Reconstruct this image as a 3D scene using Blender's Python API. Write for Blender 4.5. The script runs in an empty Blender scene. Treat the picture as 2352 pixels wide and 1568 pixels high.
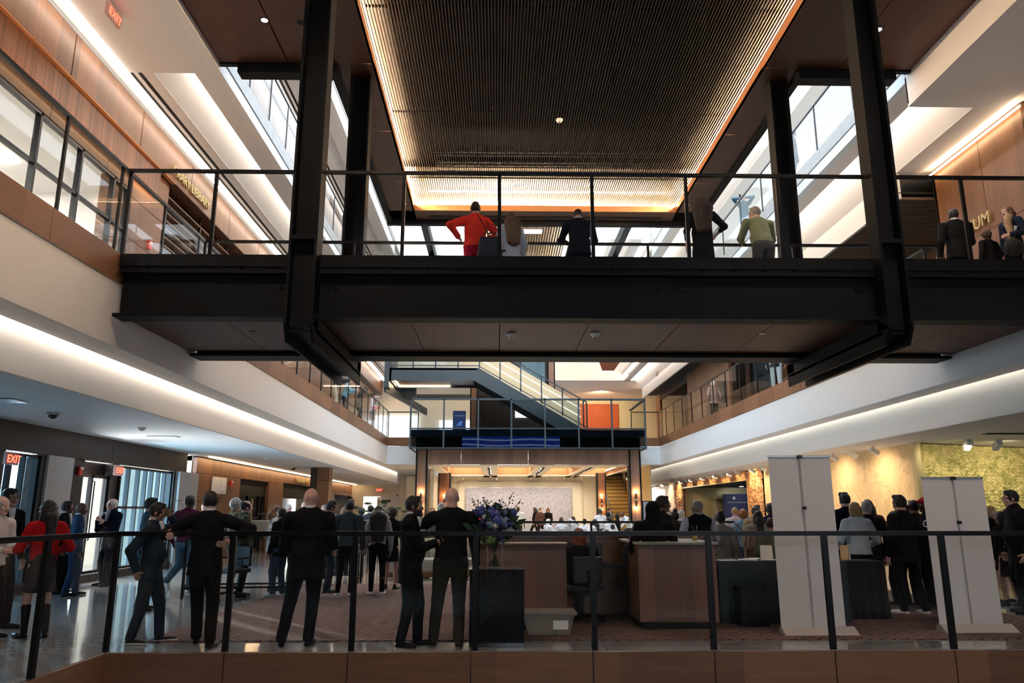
import bpy, bmesh, math, random
import numpy as np
from mathutils import Vector, Matrix
random.seed(7); rng=np.random.default_rng(7)
C=bpy.context.scene.collection
PI=math.pi
XL,XR=-5.15,7.73      # atrium edges
F2,F3=4.88,9.98       # upper floor levels

# ---------------------------------------------------------------- tags
def tag(o,label=None,cat=None,group=None,kind=None):
    if label: o['label']=label
    if cat: o['category']=cat
    if group: o['group']=group
    if kind: o['kind']=kind
    return o
def thing(name,label,cat,loc=(0,0,0),group=None):
    o=bpy.data.objects.new(name,None); C.objects.link(o); o.location=loc
    o.empty_display_size=.1
    return tag(o,label,cat,group)
# ---------------------------------------------------------------- mesh collector (world coordinates)
class MB:
    def __init__(s): s.v=[]; s.f=[]; s.m=[]; s.mi=0
    def _add(s,vs,fs):
        b=len(s.v); s.v+= [tuple(map(float,v)) for v in vs]; s.f+=[tuple(b+i for i in f) for f in fs]; s.m+=[s.mi]*len(fs)
    def mat(s,i): s.mi=i; return s
    def box(s,x0,x1,y0,y1,z0,z1):
        s._add([(x,y,z) for z in (z0,z1) for y in (y0,y1) for x in (x0,x1)],
               [(0,2,3,1),(4,5,7,6),(0,1,5,4),(2,6,7,3),(0,4,6,2),(1,3,7,5)]); return s
    def quad(s,*p): s._add(p,[tuple(range(len(p)))]); return s
    def obox(s,c,ax,ay,az):
        c=Vector(c);ax=Vector(ax);ay=Vector(ay);az=Vector(az)
        s._add([c+ax*i+ay*j+az*k for k in (-1,1) for j in (-1,1) for i in (-1,1)],
               [(0,2,3,1),(4,5,7,6),(0,1,5,4),(2,6,7,3),(0,4,6,2),(1,3,7,5)]); return s
    def bar(s,p0,p1,w,h,up=(0,0,1)):
        p0=Vector(p0);p1=Vector(p1); d=p1-p0; L=d.length; d/=L; u=Vector(up)
        a=d.cross(u)
        if a.length<1e-4: a=d.cross(Vector((1,0,0)))
        a.normalize(); u=a.cross(d)
        return s.obox((p0+p1)/2,a*w/2,d*L/2,u*h/2)
    def prism_x(s,pts,x0,x1):   # pts (y,z)
        n=len(pts); s._add([(x0,y,z) for y,z in pts]+[(x1,y,z) for y,z in pts],
            [tuple(range(n)),tuple(range(2*n-1,n-1,-1))]+[(i,i+n,(i+1)%n+n,(i+1)%n) for i in range(n)]); return s
    def prism_y(s,pts,y0,y1):   # pts (x,z)
        n=len(pts); s._add([(x,y0,z) for x,z in pts]+[(x,y1,z) for x,z in pts],
            [tuple(range(n)),tuple(range(2*n-1,n-1,-1))]+[(i,i+n,(i+1)%n+n,(i+1)%n) for i in range(n)]); return s
    def prism_z(s,pts,z0,z1):
        n=len(pts); s._add([(x,y,z0) for x,y in pts]+[(x,y,z1) for x,y in pts],
            [tuple(range(n)),tuple(range(2*n-1,n-1,-1))]+[(i,i+n,(i+1)%n+n,(i+1)%n) for i in range(n)]); return s
    def tube(s,pts,rs,n=8,cap=True,flat=1.0):
        pts=[Vector(p) for p in pts]
        if not hasattr(rs,'__len__'): rs=[rs]*len(pts)
        b=len(s.v); ring=[]
        ref=None
        for i,p in enumerate(pts):
            d=(pts[min(i+1,len(pts)-1)]-pts[max(i-1,0)]).normalized()
            if ref is None:
                ref=Vector((0,0,1)) if abs(d.z)<.9 else Vector((1,0,0))
            a=d.cross(ref).normalized(); u=a.cross(d); ref=u
            for k in range(n):
                t=2*PI*k/n; s.v.append(tuple(p+a*math.cos(t)*rs[i]+u*math.sin(t)*rs[i]*flat))
        for i in range(len(pts)-1):
            for k in range(n):
                k2=(k+1)%n; s.f.append((b+i*n+k,b+i*n+k2,b+(i+1)*n+k2,b+(i+1)*n+k)); s.m.append(s.mi)
        if cap:
            s.f.append(tuple(b+k for k in range(n))[::-1]); s.m.append(s.mi)
            e=b+(len(pts)-1)*n; s.f.append(tuple(e+k for k in range(n))); s.m.append(s.mi)
        return s
    def lathe(s,c,prof,n=16):  # prof (r,z)
        b=len(s.v)
        for r,z in prof:
            for k in range(n):
                t=2*PI*k/n; s.v.append((c[0]+r*math.cos(t),c[1]+r*math.sin(t),c[2]+z))
        for i in range(len(prof)-1):
            for k in range(n):
                k2=(k+1)%n; s.f.append((b+i*n+k,b+i*n+k2,b+(i+1)*n+k2,b+(i+1)*n+k)); s.m.append(s.mi)
        return s
    def ball(s,c,r,n=10,m=6):
        r=r if hasattr(r,'__len__') else (r,r,r)
        b=len(s.v)
        for j in range(m+1):
            a=PI*j/m
            for k in range(n):
                t=2*PI*k/n; s.v.append((c[0]+r[0]*math.sin(a)*math.cos(t),c[1]+r[1]*math.sin(a)*math.sin(t),c[2]+r[2]*math.cos(a)))
        for j in range(m):
            for k in range(n):
                k2=(k+1)%n; s.f.append((b+j*n+k,b+(j+1)*n+k,b+(j+1)*n+k2,b+j*n+k2)); s.m.append(s.mi)
        return s
    def build(s,name,mats,parent=None,smooth=False,bevel=0,kind=None):
        me=bpy.data.meshes.new(name); me.from_pydata(s.v,[],s.f); me.validate()
        if not isinstance(mats,(list,tuple)): mats=[mats]
        for m in mats: me.materials.append(M[m] if isinstance(m,str) else m)
        if len(mats)>1: me.polygons.foreach_set('material_index',s.m[:len(me.polygons)])
        if smooth: me.polygons.foreach_set('use_smooth',[True]*len(me.polygons))
        me.update()
        o=bpy.data.objects.new(name,me); C.objects.link(o)
        if parent is not None:
            o.parent=parent; o.matrix_parent_inverse=Matrix.Translation(-Vector(parent.location)) if parent.type=='EMPTY' else Matrix()
        if bevel:
            b=o.modifiers.new('bevel','BEVEL'); b.width=bevel; b.segments=2; b.limit_method='ANGLE'
        if kind: o['kind']=kind
        return o
def recenter(o):
    "move a mesh object's origin to the middle of its underside"
    co=[v.co for v in o.data.vertices]
    if not co: return o
    mn=Vector((min(c.x for c in co),min(c.y for c in co),min(c.z for c in co))); mx=Vector((max(c.x for c in co),max(c.y for c in co),0))
    p=Vector(((mn.x+mx.x)/2,(mn.y+mx.y)/2,mn.z)); o.data.transform(Matrix.Translation(-p)); o.location=p; return o
def struct(name,mb,m,**k):
    return mb.build(name,m,None,kind='structure',**k)
def one(name,mb,m,label,cat,group=None,**k):
    o=mb.build(name,m,None,**k); return tag(o,label,cat,group)
def text(name,body,size,loc,rot,m,parent=None,ext=.01,align='LEFT',sx=1.0):
    cu=bpy.data.curves.new(name,'FONT'); cu.body=body; cu.size=size; cu.extrude=ext; cu.align_x=align
    cu.materials.append(M[m]); cu.resolution_u=4; tmp=bpy.data.objects.new('tmp_text',cu); C.objects.link(tmp)
    bpy.context.view_layer.update(); me=bpy.data.meshes.new_from_object(tmp.evaluated_get(bpy.context.evaluated_depsgraph_get()))
    bpy.data.objects.remove(tmp); o=bpy.data.objects.new(name,me); C.objects.link(o)
    o.location=loc; o.rotation_euler=rot; o.scale=(sx,1,1)
    if parent is not None: o.parent=parent; o.matrix_parent_inverse=Matrix.Translation(-Vector(parent.location))
    return o
# ---------------------------------------------------------------- materials
M={}
def nm(name):
    m=bpy.data.materials.new(name); m.use_nodes=True; nt=m.node_tree; M[name]=m
    return m,nt,nt.nodes['Principled BSDF']
def setp(b,**k):
    for a,v in k.items():
        a={'color':'Base Color','rough':'Roughness','metal':'Metallic','spec':'Specular IOR Level','coat':'Coat Weight','sheen':'Sheen Weight','em':'Emission Color','es':'Emission Strength','sss':'Subsurface Weight'}[a]
        if isinstance(v,tuple) and len(v)==3: v=(*v,1)
        b.inputs[a].default_value=v
def N(nt,t,**k):
    n=nt.nodes.new(t)
    for a,v in k.items():
        if hasattr(n,a): setattr(n,a,v)
        else: n.inputs[a].default_value=v
    return n
def coords(nt,scale=(1,1,1),rot=(0,0,0)):
    g=N(nt,'ShaderNodeNewGeometry'); mp=N(nt,'ShaderNodeMapping'); mp.inputs['Scale'].default_value=scale; mp.inputs['Rotation'].default_value=rot
    nt.links.new(g.outputs['Position'],mp.inputs['Vector']); return mp.outputs['Vector']
def plain(name,color,rough=.6,metal=0,var=.06,scale=8,bump=0,**k):
    m,nt,b=nm(name); setp(b,color=color,rough=rough,metal=metal,**k)
    tc=N(nt,'ShaderNodeTexCoord'); n=N(nt,'ShaderNodeTexNoise'); n.inputs['Scale'].default_value=scale; n.inputs['Detail'].default_value=4
    nt.links.new(tc.outputs['Object'],n.inputs['Vector'])
    r=N(nt,'ShaderNodeMapRange'); r.inputs['To Min'].default_value=1-var; r.inputs['To Max'].default_value=1+var
    nt.links.new(n.outputs['Fac'],r.inputs['Value'])
    mx=N(nt,'ShaderNodeMix',data_type='RGBA',blend_type='MULTIPLY'); mx.inputs['Factor'].default_value=1
    mx.inputs[6].default_value=(*color,1); nt.links.new(r.outputs[0],mx.inputs[7]); nt.links.new(mx.outputs[2],b.inputs['Base Color'])
    if bump:
        bp=N(nt,'ShaderNodeBump'); bp.inputs['Strength'].default_value=bump; bp.inputs['Distance'].default_value=.02
        nt.links.new(n.outputs['Fac'],bp.inputs['Height']); nt.links.new(bp.outputs[0],b.inputs['Normal'])
    return m
def wood(name,c1,c2,plank='y',w=.35,grain='z',rough=.45,tone=.35):
    """planks counted along one axis, grain stretched along another"""
    m,nt,b=nm(name); setp(b,rough=rough)
    g=N(nt,'ShaderNodeNewGeometry'); sp=N(nt,'ShaderNodeSeparateXYZ'); nt.links.new(g.outputs['Position'],sp.inputs[0])
    dv=N(nt,'ShaderNodeMath',operation='DIVIDE'); dv.inputs[1].default_value=w; nt.links.new(sp.outputs['xyz'.index(plank)],dv.inputs[0])
    fl=N(nt,'ShaderNodeMath',operation='FLOOR'); nt.links.new(dv.outputs[0],fl.inputs[0])
    wn=N(nt,'ShaderNodeTexWhiteNoise',noise_dimensions='1D'); nt.links.new(fl.outputs[0],wn.inputs['W'])
    sc=[26,26,26]; sc['xyz'.index(grain)]=1.2
    mp=N(nt,'ShaderNodeMapping'); mp.inputs['Scale'].default_value=sc; nt.links.new(g.outputs['Position'],mp.inputs[0])
    n=N(nt,'ShaderNodeTexNoise'); n.inputs['Scale'].default_value=1; n.inputs['Detail'].default_value=5; n.inputs['Distortion'].default_value=.6; nt.links.new(mp.outputs[0],n.inputs['Vector'])
    mp2=N(nt,'ShaderNodeMapping'); s2=[2.5]*3; s2['xyz'.index(grain)]=.35; mp2.inputs['Scale'].default_value=s2; nt.links.new(g.outputs['Position'],mp2.inputs[0])
    n2=N(nt,'ShaderNodeTexNoise'); n2.inputs['Scale'].default_value=1; nt.links.new(mp2.outputs[0],n2.inputs['Vector'])
    a=N(nt,'ShaderNodeMath',operation='MULTIPLY'); a.inputs[1].default_value=tone; nt.links.new(wn.outputs[0],a.inputs[0])
    a2=N(nt,'ShaderNodeMath',operation='MULTIPLY_ADD'); a2.inputs[1].default_value=.55; nt.links.new(n.outputs['Fac'],a2.inputs[0]); nt.links.new(a.outputs[0],a2.inputs[2])
    a3=N(nt,'ShaderNodeMath',operation='MULTIPLY_ADD'); a3.inputs[1].default_value=.35; nt.links.new(n2.outputs['Fac'],a3.inputs[0]); nt.links.new(a2.outputs[0],a3.inputs[2])
    cr=N(nt,'ShaderNodeValToRGB'); cr.color_ramp.elements[0].color=(*c1,1); cr.color_ramp.elements[0].position=.2
    cr.color_ramp.elements[1].color=(*c2,1); cr.color_ramp.elements[1].position=.95
    nt.links.new(a3.outputs[0],cr.inputs[0]); nt.links.new(cr.outputs[0],b.inputs['Base Color'])
    return m
def emit(name,color,s):
    m,nt,b=nm(name); setp(b,color=(0,0,0),em=color,es=s); return m
def glass(name,tint=(.975,.985,.985),refl=.8,ior=1.33):
    m=bpy.data.materials.new(name); m.use_nodes=True; nt=m.node_tree; nt.nodes.clear(); M[name]=m
    o=N(nt,'ShaderNodeOutputMaterial'); t=N(nt,'ShaderNodeBsdfTransparent'); t.inputs[0].default_value=(*tint,1)
    g=N(nt,'ShaderNodeBsdfGlossy'); g.inputs['Roughness'].default_value=.01; g.inputs[0].default_value=(refl,refl,refl,1)
    lw=N(nt,'ShaderNodeLayerWeight'); lw.inputs[0].default_value=.5; pw=N(nt,'ShaderNodeMath',operation='POWER'); pw.inputs[1].default_value=5; nt.links.new(lw.outputs['Facing'],pw.inputs[0])
    f=N(nt,'ShaderNodeMath',operation='MULTIPLY_ADD'); f.inputs[1].default_value=.32; f.inputs[2].default_value=(ior-1)*.07; f.use_clamp=True; nt.links.new(pw.outputs[0],f.inputs[0]); mx=N(nt,'ShaderNodeMixShader')
    nt.links.new(f.outputs[0],mx.inputs[0]); nt.links.new(t.outputs[0],mx.inputs[1]); nt.links.new(g.outputs[0],mx.inputs[2]); nt.links.new(mx.outputs[0],o.inputs[0])
    return m
plain('white_paint',(.78,.76,.74),.6,var=.01)
plain('white_daylit',(.70,.78,.84),.55,var=.01)  # white paint with the bluish sky light put into its colour
plain('cream_paint',(.80,.72,.58),.6,var=.02)
plain('ceiling_white',(.74,.72,.71),.7,var=.01)
plain('steel_black',(.005,.0065,.008),.55,.0,var=.12,scale=3,spec=.15)
plain('steel_blue',(.035,.055,.068),.45,.0,var=.08,scale=3)
plain('metal_black',(.006,.006,.007),.35,.1,var=.05,spec=.3)
plain('bronze_dark',(.018,.014,.013),.5,.1,var=.2,scale=1.5)
plain('void_black',(.006,.006,.006),.8)
plain('stone_grey',(.42,.41,.40),.5,var=.12,scale=3)
plain('stone_fascia',(.30,.29,.27),.5,var=.15,scale=4)
plain('orange_paint',(.55,.10,.03),.6,var=.03)
plain('purple_navy',(.05,.06,.16),.6,var=.1,scale=2)
plain('chrome',(.6,.6,.62),.15,1,var=.02)
plain('aluminium',(.45,.44,.43),.35,.8,var=.03)
plain('banner_fabric',(.72,.69,.69),.7,var=.015)
plain('gold_paint',(.75,.52,.16),.3,.8,var=.05)
plain('brass_matte',(.62,.52,.28),.4,.5,var=.05)
plain('red_plastic',(.6,.03,.02),.35)
plain('white_plastic',(.8,.8,.78),.4)
plain('black_plastic',(.01,.01,.011),.4)
plain('paper_white',(.85,.85,.83),.8)
plain('cloth_teal',(.018,.035,.042),.85,var=.2,scale=5,bump=.3)
plain('tub_plastic',(.45,.43,.36),.35,var=.1)
plain('yellow_stuff',(.65,.5,.1),.6)
plain('leather_brown',(.17,.05,.02),.45,var=.15)
plain('leather_cream',(.75,.68,.55),.45)
plain('leather_grey',(.42,.39,.36),.45,var=.1)
plain('leather_black',(.01,.01,.015),.35)
plain('screen_blue',(.42,.50,.62),.4)
wood('wood_wall',(.070,.029,.012),(.235,.100,.042),'y',.62,'z')
wood('wood_wall_x',(.070,.029,.012),(.235,.100,.042),'x',.62,'z')
wood('wood_ribbed',(.07,.028,.012),(.21,.085,.038),'y',.045,'z',tone=.6)
wood('wood_fascia',(.10,.045,.022),(.27,.13,.062),'y',1.3,'y')
wood('wood_fascia_x',(.10,.045,.022),(.27,.13,.062),'x',1.32,'x')
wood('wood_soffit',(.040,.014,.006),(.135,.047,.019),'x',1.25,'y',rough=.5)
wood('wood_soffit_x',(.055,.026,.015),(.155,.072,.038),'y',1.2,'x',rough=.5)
wood('wood_beam',(.10,.055,.036),(.27,.16,.105),'x',.35,'z')
wood('wood_desk',(.075,.03,.016),(.23,.095,.045),'x',.5,'z',rough=.3)
wood('wood_slat',(.026,.016,.009),(.052,.033,.02),'x',.11,'y',rough=.6)
wood('wood_lip',(.28,.11,.035),(.45,.19,.07),'y',1.2,'y')
emit('led_warm',(1,.70,.42),14); emit('led_amber',(1,.50,.22),12); emit('led_white',(1,.86,.72),11); emit('led_cool',(.92,.96,1),12)
emit('led_slat',(1,.68,.42),330); emit('led_far',(1,.60,.32),90)
emit('lamp_white',(1,.95,.9),25); emit('lamp_warm',(1,.7,.4),18); emit('exit_red',(1,.10,.05),2.2); emit('tv_glow',(.05,.12,.35),.8)
emit('bright_panel',(.92,.97,1),1.1)
glass('glass_clear'); glass('glass_dark',(.42,.48,.54),.9,1.5); glass('glass_blue',(.62,.80,.90),.9); glass('glass_smoke',(.80,.84,.85),.9)
# polished stone floor with joints
def floor_mat(name,c,joint,rough,size=(1.2,1.2)):
    m,nt,b=nm(name); setp(b,rough=rough)
    g=N(nt,'ShaderNodeNewGeometry')
    br=N(nt,'ShaderNodeTexBrick'); br.offset=0; br.inputs['Scale'].default_value=1; br.inputs['Brick Width'].default_value=size[0]; br.inputs['Row Height'].default_value=size[1]; br.inputs['Mortar Size'].default_value=.004
    br.inputs['Color1'].default_value=(*c,1); br.inputs['Color2'].default_value=(*[x*.93 for x in c],1); br.inputs['Mortar'].default_value=(*joint,1)
    nt.links.new(g.outputs['Position'],br.inputs['Vector'])
    n=N(nt,'ShaderNodeTexNoise'); n.inputs['Scale'].default_value=9; n.inputs['Detail'].default_value=8; n.inputs['Roughness'].default_value=.75; nt.links.new(g.outputs['Position'],n.inputs['Vector'])
    r=N(nt,'ShaderNodeMapRange'); r.inputs['From Min'].default_value=.3; r.inputs['From Max'].default_value=.7; r.inputs['To Min'].default_value=.86; r.inputs['To Max'].default_value=1.1; nt.links.new(n.outputs['Fac'],r.inputs[0])
    mx=N(nt,'ShaderNodeMix',data_type='RGBA',blend_type='MULTIPLY'); mx.inputs[0].default_value=1
    nt.links.new(br.outputs[0],mx.inputs[6]); nt.links.new(r.outputs[0],mx.inputs[7]); nt.links.new(mx.outputs[2],b.inputs['Base Color'])
floor_mat('floor_stone',(.30,.30,.30),(.12,.12,.12),.09)
floor_mat('floor_beige',(.50,.46,.40),(.25,.22,.2),.10)
# herringbone-ish rug
def rug_mat():
    m,nt,b=nm('rug_weave'); setp(b,rough=.95,spec=.1)
    g=N(nt,'ShaderNodeNewGeometry'); sp=N(nt,'ShaderNodeSeparateXYZ'); nt.links.new(g.outputs['Position'],sp.inputs[0])
    pp=N(nt,'ShaderNodeMath',operation='PINGPONG'); pp.inputs[1].default_value=.22; nt.links.new(sp.outputs[0],pp.inputs[0])
    sb=N(nt,'ShaderNodeMath',operation='MULTIPLY_ADD'); sb.inputs[1].default_value=.9; nt.links.new(pp.outputs[0],sb.inputs[0]); nt.links.new(sp.outputs[1],sb.inputs[2])
    fr=N(nt,'ShaderNodeMath',operation='MULTIPLY'); fr.inputs[1].default_value=7; nt.links.new(sb.outputs[0],fr.inputs[0])
    fc=N(nt,'ShaderNodeMath',operation='FRACT'); nt.links.new(fr.outputs[0],fc.inputs[0])
    mp=N(nt,'ShaderNodeMapping'); mp.inputs['Scale'].default_value=(9,24,1); nt.links.new(g.outputs['Position'],mp.inputs[0])
    n=N(nt,'ShaderNodeTexNoise'); n.inputs['Scale'].default_value=1; n.inputs['Detail'].default_value=6; nt.links.new(mp.outputs[0],n.inputs['Vector'])
    ad=N(nt,'ShaderNodeMath',operation='MULTIPLY_ADD'); ad.inputs[1].default_value=.35; nt.links.new(fc.outputs[0],ad.inputs[0]); nt.links.new(n.outputs['Fac'],ad.inputs[2])
    cr=N(nt,'ShaderNodeValToRGB'); e=cr.color_ramp.elements; e[0].position=.40; e[0].color=(.045,.024,.022,1); e[1].position=.78; e[1].color=(.22,.145,.13,1)
    nt.links.new(ad.outputs[0],cr.inputs[0]); nt.links.new(cr.outputs[0],b.inputs['Base Color'])
rug_mat()
def relief_mat(name,c1,c2,scale=(4,4,4),disp=.5,metal=.75,rough=.35):
    m,nt,b=nm(name); setp(b,rough=rough,metal=metal)
    v=coords(nt,scale)
    n=N(nt,'ShaderNodeTexNoise'); n.inputs['Scale'].default_value=1; n.inputs['Detail'].default_value=3; n.inputs['Distortion'].default_value=2.2; nt.links.new(v,n.inputs['Vector'])
    cr=N(nt,'ShaderNodeValToRGB'); e=cr.color_ramp.elements; e[0].position=.35; e[0].color=(*c1,1); e[1].position=.65; e[1].color=(*c2,1)
    nt.links.new(n.outputs['Fac'],cr.inputs[0]); nt.links.new(cr.outputs[0],b.inputs['Base Color'])
    bp=N(nt,'ShaderNodeBump'); bp.inputs['Strength'].default_value=disp; bp.inputs['Distance'].default_value=.08; nt.links.new(n.outputs['Fac'],bp.inputs['Height']); nt.links.new(bp.outputs[0],b.inputs['Normal'])
relief_mat('gold_leaf',(.68,.46,.22),(.80,.57,.31),(3,3,3),.35,.15,.6)
relief_mat('gold_relief',(.36,.33,.10),(.70,.58,.26),(2.5,2.5,2.5),.1,.3,.45)
relief_mat('copper_relief',(.30,.10,.03),(.95,.50,.22),(7,7,7),1.,.4,.4)
relief_mat('art_canvas',(.17,.16,.22),(.62,.60,.66),(20,20,20),.3,0,.8)

def frost(name,col,f):
    m,nt,b=nm(name); setp(b,color=col,rough=.4); o=[n for n in nt.nodes if n.type=='OUTPUT_MATERIAL'][0]
    t=N(nt,'ShaderNodeBsdfTransparent'); mx=N(nt,'ShaderNodeMixShader'); mx.inputs[0].default_value=f
    nt.links.new(t.outputs[0],mx.inputs[1]); nt.links.new(b.outputs[0],mx.inputs[2]); nt.links.new(mx.outputs[0],o.inputs[0])
frost('tub_frost',(.5,.48,.42),.45)
emit('led_rightcove',(1,.80,.58),7); emit('led_warm2',(1,.66,.34),12); emit('led_room',(1,.96,.90),22); emit('well_glow',(1,.86,.66),4); emit('led_stair',(1,.92,.75),1.6); emit('lamp_sconce',(1,.7,.4),30)
plain('wood_slat_dim',(.10,.06,.035),.6); plain('navy_banner',(.035,.045,.13),.6); plain('curtain_blue',(.16,.30,.38),.5); plain('gold_steps',(.50,.33,.10),.45,.25); plain('gold_wallm',(.70,.52,.24),.6); plain('stair_wall',(.50,.45,.32),.6); emit('kiosk_blue',(.01,.02,.08),.8); plain('exit_body',(.55,.35,.33),.5)
plain('leaf_dark',(.012,.035,.012),.6,var=.3); plain('leaf_mid',(.025,.06,.02),.6,var=.3); plain('petal_blue',(.10,.12,.38),.7,var=.3,scale=30); plain('petal_violet',(.20,.17,.42),.7,var=.3,scale=30)
plain('petal_cream',(.72,.66,.40),.7,var=.2,scale=30); plain('petal_green',(.16,.30,.06),.7,var=.3,scale=30); plain('petal_pale',(.32,.42,.48),.7,var=.3,scale=30)
plain('alu_light',(.50,.47,.46),.4,.2); plain('cloth_black',(.006,.006,.007),.9); plain('yellow_drink',(.6,.45,.1),.3); plain('cloth_blue',(.02,.08,.16),.8,var=.7,scale=60)
glass('glass_frost',(.62,.60,.56),.6)
plain('leather_tan',(.33,.17,.10),.45,var=.15); plain('leather_navy',(.008,.010,.025),.3,var=.2); plain('scarf_pattern',(.28,.18,.10),.8,var=.8,scale=40)

def media():
    m,nt,b=nm('media_blue'); setp(b,color=(.01,.01,.02),rough=.4)
    v=coords(nt,(1,1,1)); w=N(nt,'ShaderNodeTexWave'); w.bands_direction='Z'; w.inputs['Scale'].default_value=1.3; w.inputs['Distortion'].default_value=2.5; w.inputs['Detail'].default_value=2; w.inputs['Detail Scale'].default_value=.6; nt.links.new(v,w.inputs['Vector'])
    cr=N(nt,'ShaderNodeValToRGB'); e=cr.color_ramp.elements; e[0].position=.72; e[0].color=(.01,.035,.22,1); e[1].position=.95; e[1].color=(.30,.38,.5,1)
    nt.links.new(w.outputs['Fac'],cr.inputs[0]); nt.links.new(cr.outputs[0],b.inputs['Emission Color']); b.inputs['Emission Strength'].default_value=.5
media()
emit('plenum_fill',(1,.8,.58),22)
emit('led_recess',(1,.88,.76),24)
# ================================================================ BUILDING
YF=8.62               # near edge of the ground floor
def rail(name,label,group,pts,z0,z1,post_every=1.32,posts=None,glassm='glass_clear',endposts=True,pw=.035,hand=.045,gap=.02,base=.0):
    """glass guardrail along a polyline in plan; posts, panels and handrail are parts"""
    t=thing('glass_railing',label,'railing',(pts[0][0],pts[0][1],z0),group)
    hr=MB()
    for a,b in zip(pts[:-1],pts[1:]):
        hr.bar((a[0],a[1],z1-hand/2),(b[0],b[1],z1-hand/2),hand*1.1,hand)
    hr.build('handrail','metal_black',t)
    done=set()
    for i,(a,b) in enumerate(zip(pts[:-1],pts[1:])):
        A=Vector((a[0],a[1],0));B=Vector((b[0],b[1],0)); L=(B-A).length; d=(B-A)/L
        if posts is not None and i in posts: ss=posts[i]
        else:
            n=max(1,round(L/post_every)); ss=[L*k/n for k in range(n+1)]
        if not endposts: ss=[s_ for s_ in ss]
        for s_ in ss:
            p=A+d*s_; key=(round(p.x,2),round(p.y,2))
            if key in done: continue
            done.add(key)
            MB().bar((p.x,p.y,z0+base),(p.x,p.y,z1-hand),pw,pw*1.4,up=(d.x,d.y,0)).build('post','metal_black',t)
        for s0,s1 in zip(ss[:-1],ss[1:]):
            p=A+d*(s0+gap+pw/2); q_=A+d*(s1-gap-pw/2)
            MB().bar((p.x,p.y,(z0+z1)/2-.01),(q_.x,q_.y,(z0+z1)/2-.01),.014,z1-z0-.09).build('glass_panel',glassm,t)
    return t
def led(name,label,x0,x1,y0,y1,z0,z1,m,group=None,seg=None):
    t=one('cove_light',MB().box(x0,x1,y0,y1,z0,z1),m,label,'light strip',group)
    return t

# ---- ground floor slab, edge fascia
mb=MB().box(-16,XL+1.0,2.5,48,-.40,0).box(XL+1.0,20,YF,48,-.40,0).box(-16,20,48,58,-.40,0)
struct('floor',mb,'floor_stone')
struct('floor',MB().box(-4.0,9.4,16.28,44.4,0,.004),'floor_beige')
mb=MB()
e=[XL+.98]; joints=[-4.13,-2.87,-1.57,-.27,1.03,2.33,3.63,4.93,6.23,7.6,9,10.4]
for a,b in zip(joints[:-1],joints[1:]): mb.box(a+.006,b-.006,YF-.04,YF,-.42,-.005)
struct('trim_1',mb,'wood_fascia_x')
mb=MB()
for k in range(4): mb.box(-4.15,-4.11,8.6-1.44*(k+1)+.006,8.6-1.44*k-.006,-.42,-.005)
struct('trim_2',mb,'wood_fascia')
struct('wall_below',MB().box(-4.15,12,YF+.02,YF+.2,-2.2,-.42).box(-4.3,-4.15,2.5,YF+.2,-2.2,-.42),'white_paint')
tag(one('rug',MB().box(-4.0,7.4,9.25,16.25,0,.014),'rug_weave','large reddish brown herringbone rug across the main floor','rug'))
# ---- left: level 2 slab edge, soffit with wall washer, ground ceiling
Y0,Y1=4.5,36.0
def edge_left(zf,fz,wz,name='wall_left',fm='wood_fascia',ym=Y1,joint=1.9):
    mb=MB(); y=Y0
    while y<ym-.1:
        mb.box(XL-.02,XL+.02,y+.006,min(y+joint,ym)-.006,fz,zf-.002); y+=joint
    struct('trim_3',mb,fm)
    mb=MB(); y=Y0
    while y<ym-.1:
        mb.box(XL-.16,XL,y+.002,min(y+4.6,ym)-.002,wz,fz-.012); y+=4.6
    struct(name,mb,'white_paint')
edge_left(F2,4.47,3.62)
struct('ceiling_left_soffit',MB().box(XL-.47,XL-.16,Y0,46.5,3.62,3.70),'ceiling_white')['kind']='structure'
struct('wall_left',MB().box(-5.86,-5.76,Y0,46.5,3.05,3.95),'white_paint')
struct('ceiling',MB().box(-8.9,-5.77,Y0,46.5,3.04,3.049),'ceiling_white')
led('cove_light','warm white light strip washing the wall under the left level two balcony',XL-.50,XL-.46,Y0,44.5,3.74,3.78,'led_white')
struct('floor',MB().box(-13.2,XL-.02,Y0,46.5,4.60,F2-.01),'floor_beige')
struct('floor',MB().box(XL-.02,-3.74,36.0,46.5,4.60,F2-.01).box(6.40,20,36,58,4.60,F2-.01).box(XR+.02,20,3,36,4.60,F2-.01),'floor_beige')
# ---- right edges
def edge_right(zf,fz,wz,fm='wood_fascia',y0=7.5,ym=Y1,joint=1.9):
    mb=MB(); y=y0
    while y<ym-.1:
        mb.box(XR-.02,XR+.02,y+.006,min(y+joint,ym)-.006,fz,zf-.002); y+=joint
    struct('trim_4',mb,fm)
    mb=MB(); y=y0
    while y<ym-.1:
        mb.box(XR,XR+.16,y+.002,min(y+6.3,ym)-.002,wz,fz-.012); y+=6.3
    struct('wall_right',mb,'white_daylit')
edge_right(F2,4.47,3.62)
struct('ceiling',MB().box(XR+.16,XR+.47,7.5,46.5,3.62,3.70),'ceiling_white')
struct('wall_right',MB().box(8.36,8.46,7.5,46.5,3.01,3.95),'white_daylit')
struct('ceiling',MB().box(8.37,20,5,46.5,3.0,3.009),'ceiling_white')
led('cove_light','soft light strip above the long white band under the right balcony',XR+.49,XR+.52,8.5,44.5,3.76,3.78,'led_rightcove')
# cross pieces at the far end, Y=36
for x0,x1,s in ((XL,-3.72,'l'),(6.40,XR,'r')):
    struct('trim_5',MB().box(x0,x1,35.98,36.02,4.47,F2-.002),'wood_fascia_x')
    struct('wall_back',MB().box(x0,x1,36.0,36.16,3.62,4.46),'white_daylit')
struct('ceiling',MB().box(XL-.16,-3.2,36.1,46.5,3.62,3.70).box(6.0,XR+.16,36.1,46.5,3.62,3.70),'ceiling_white')
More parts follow.
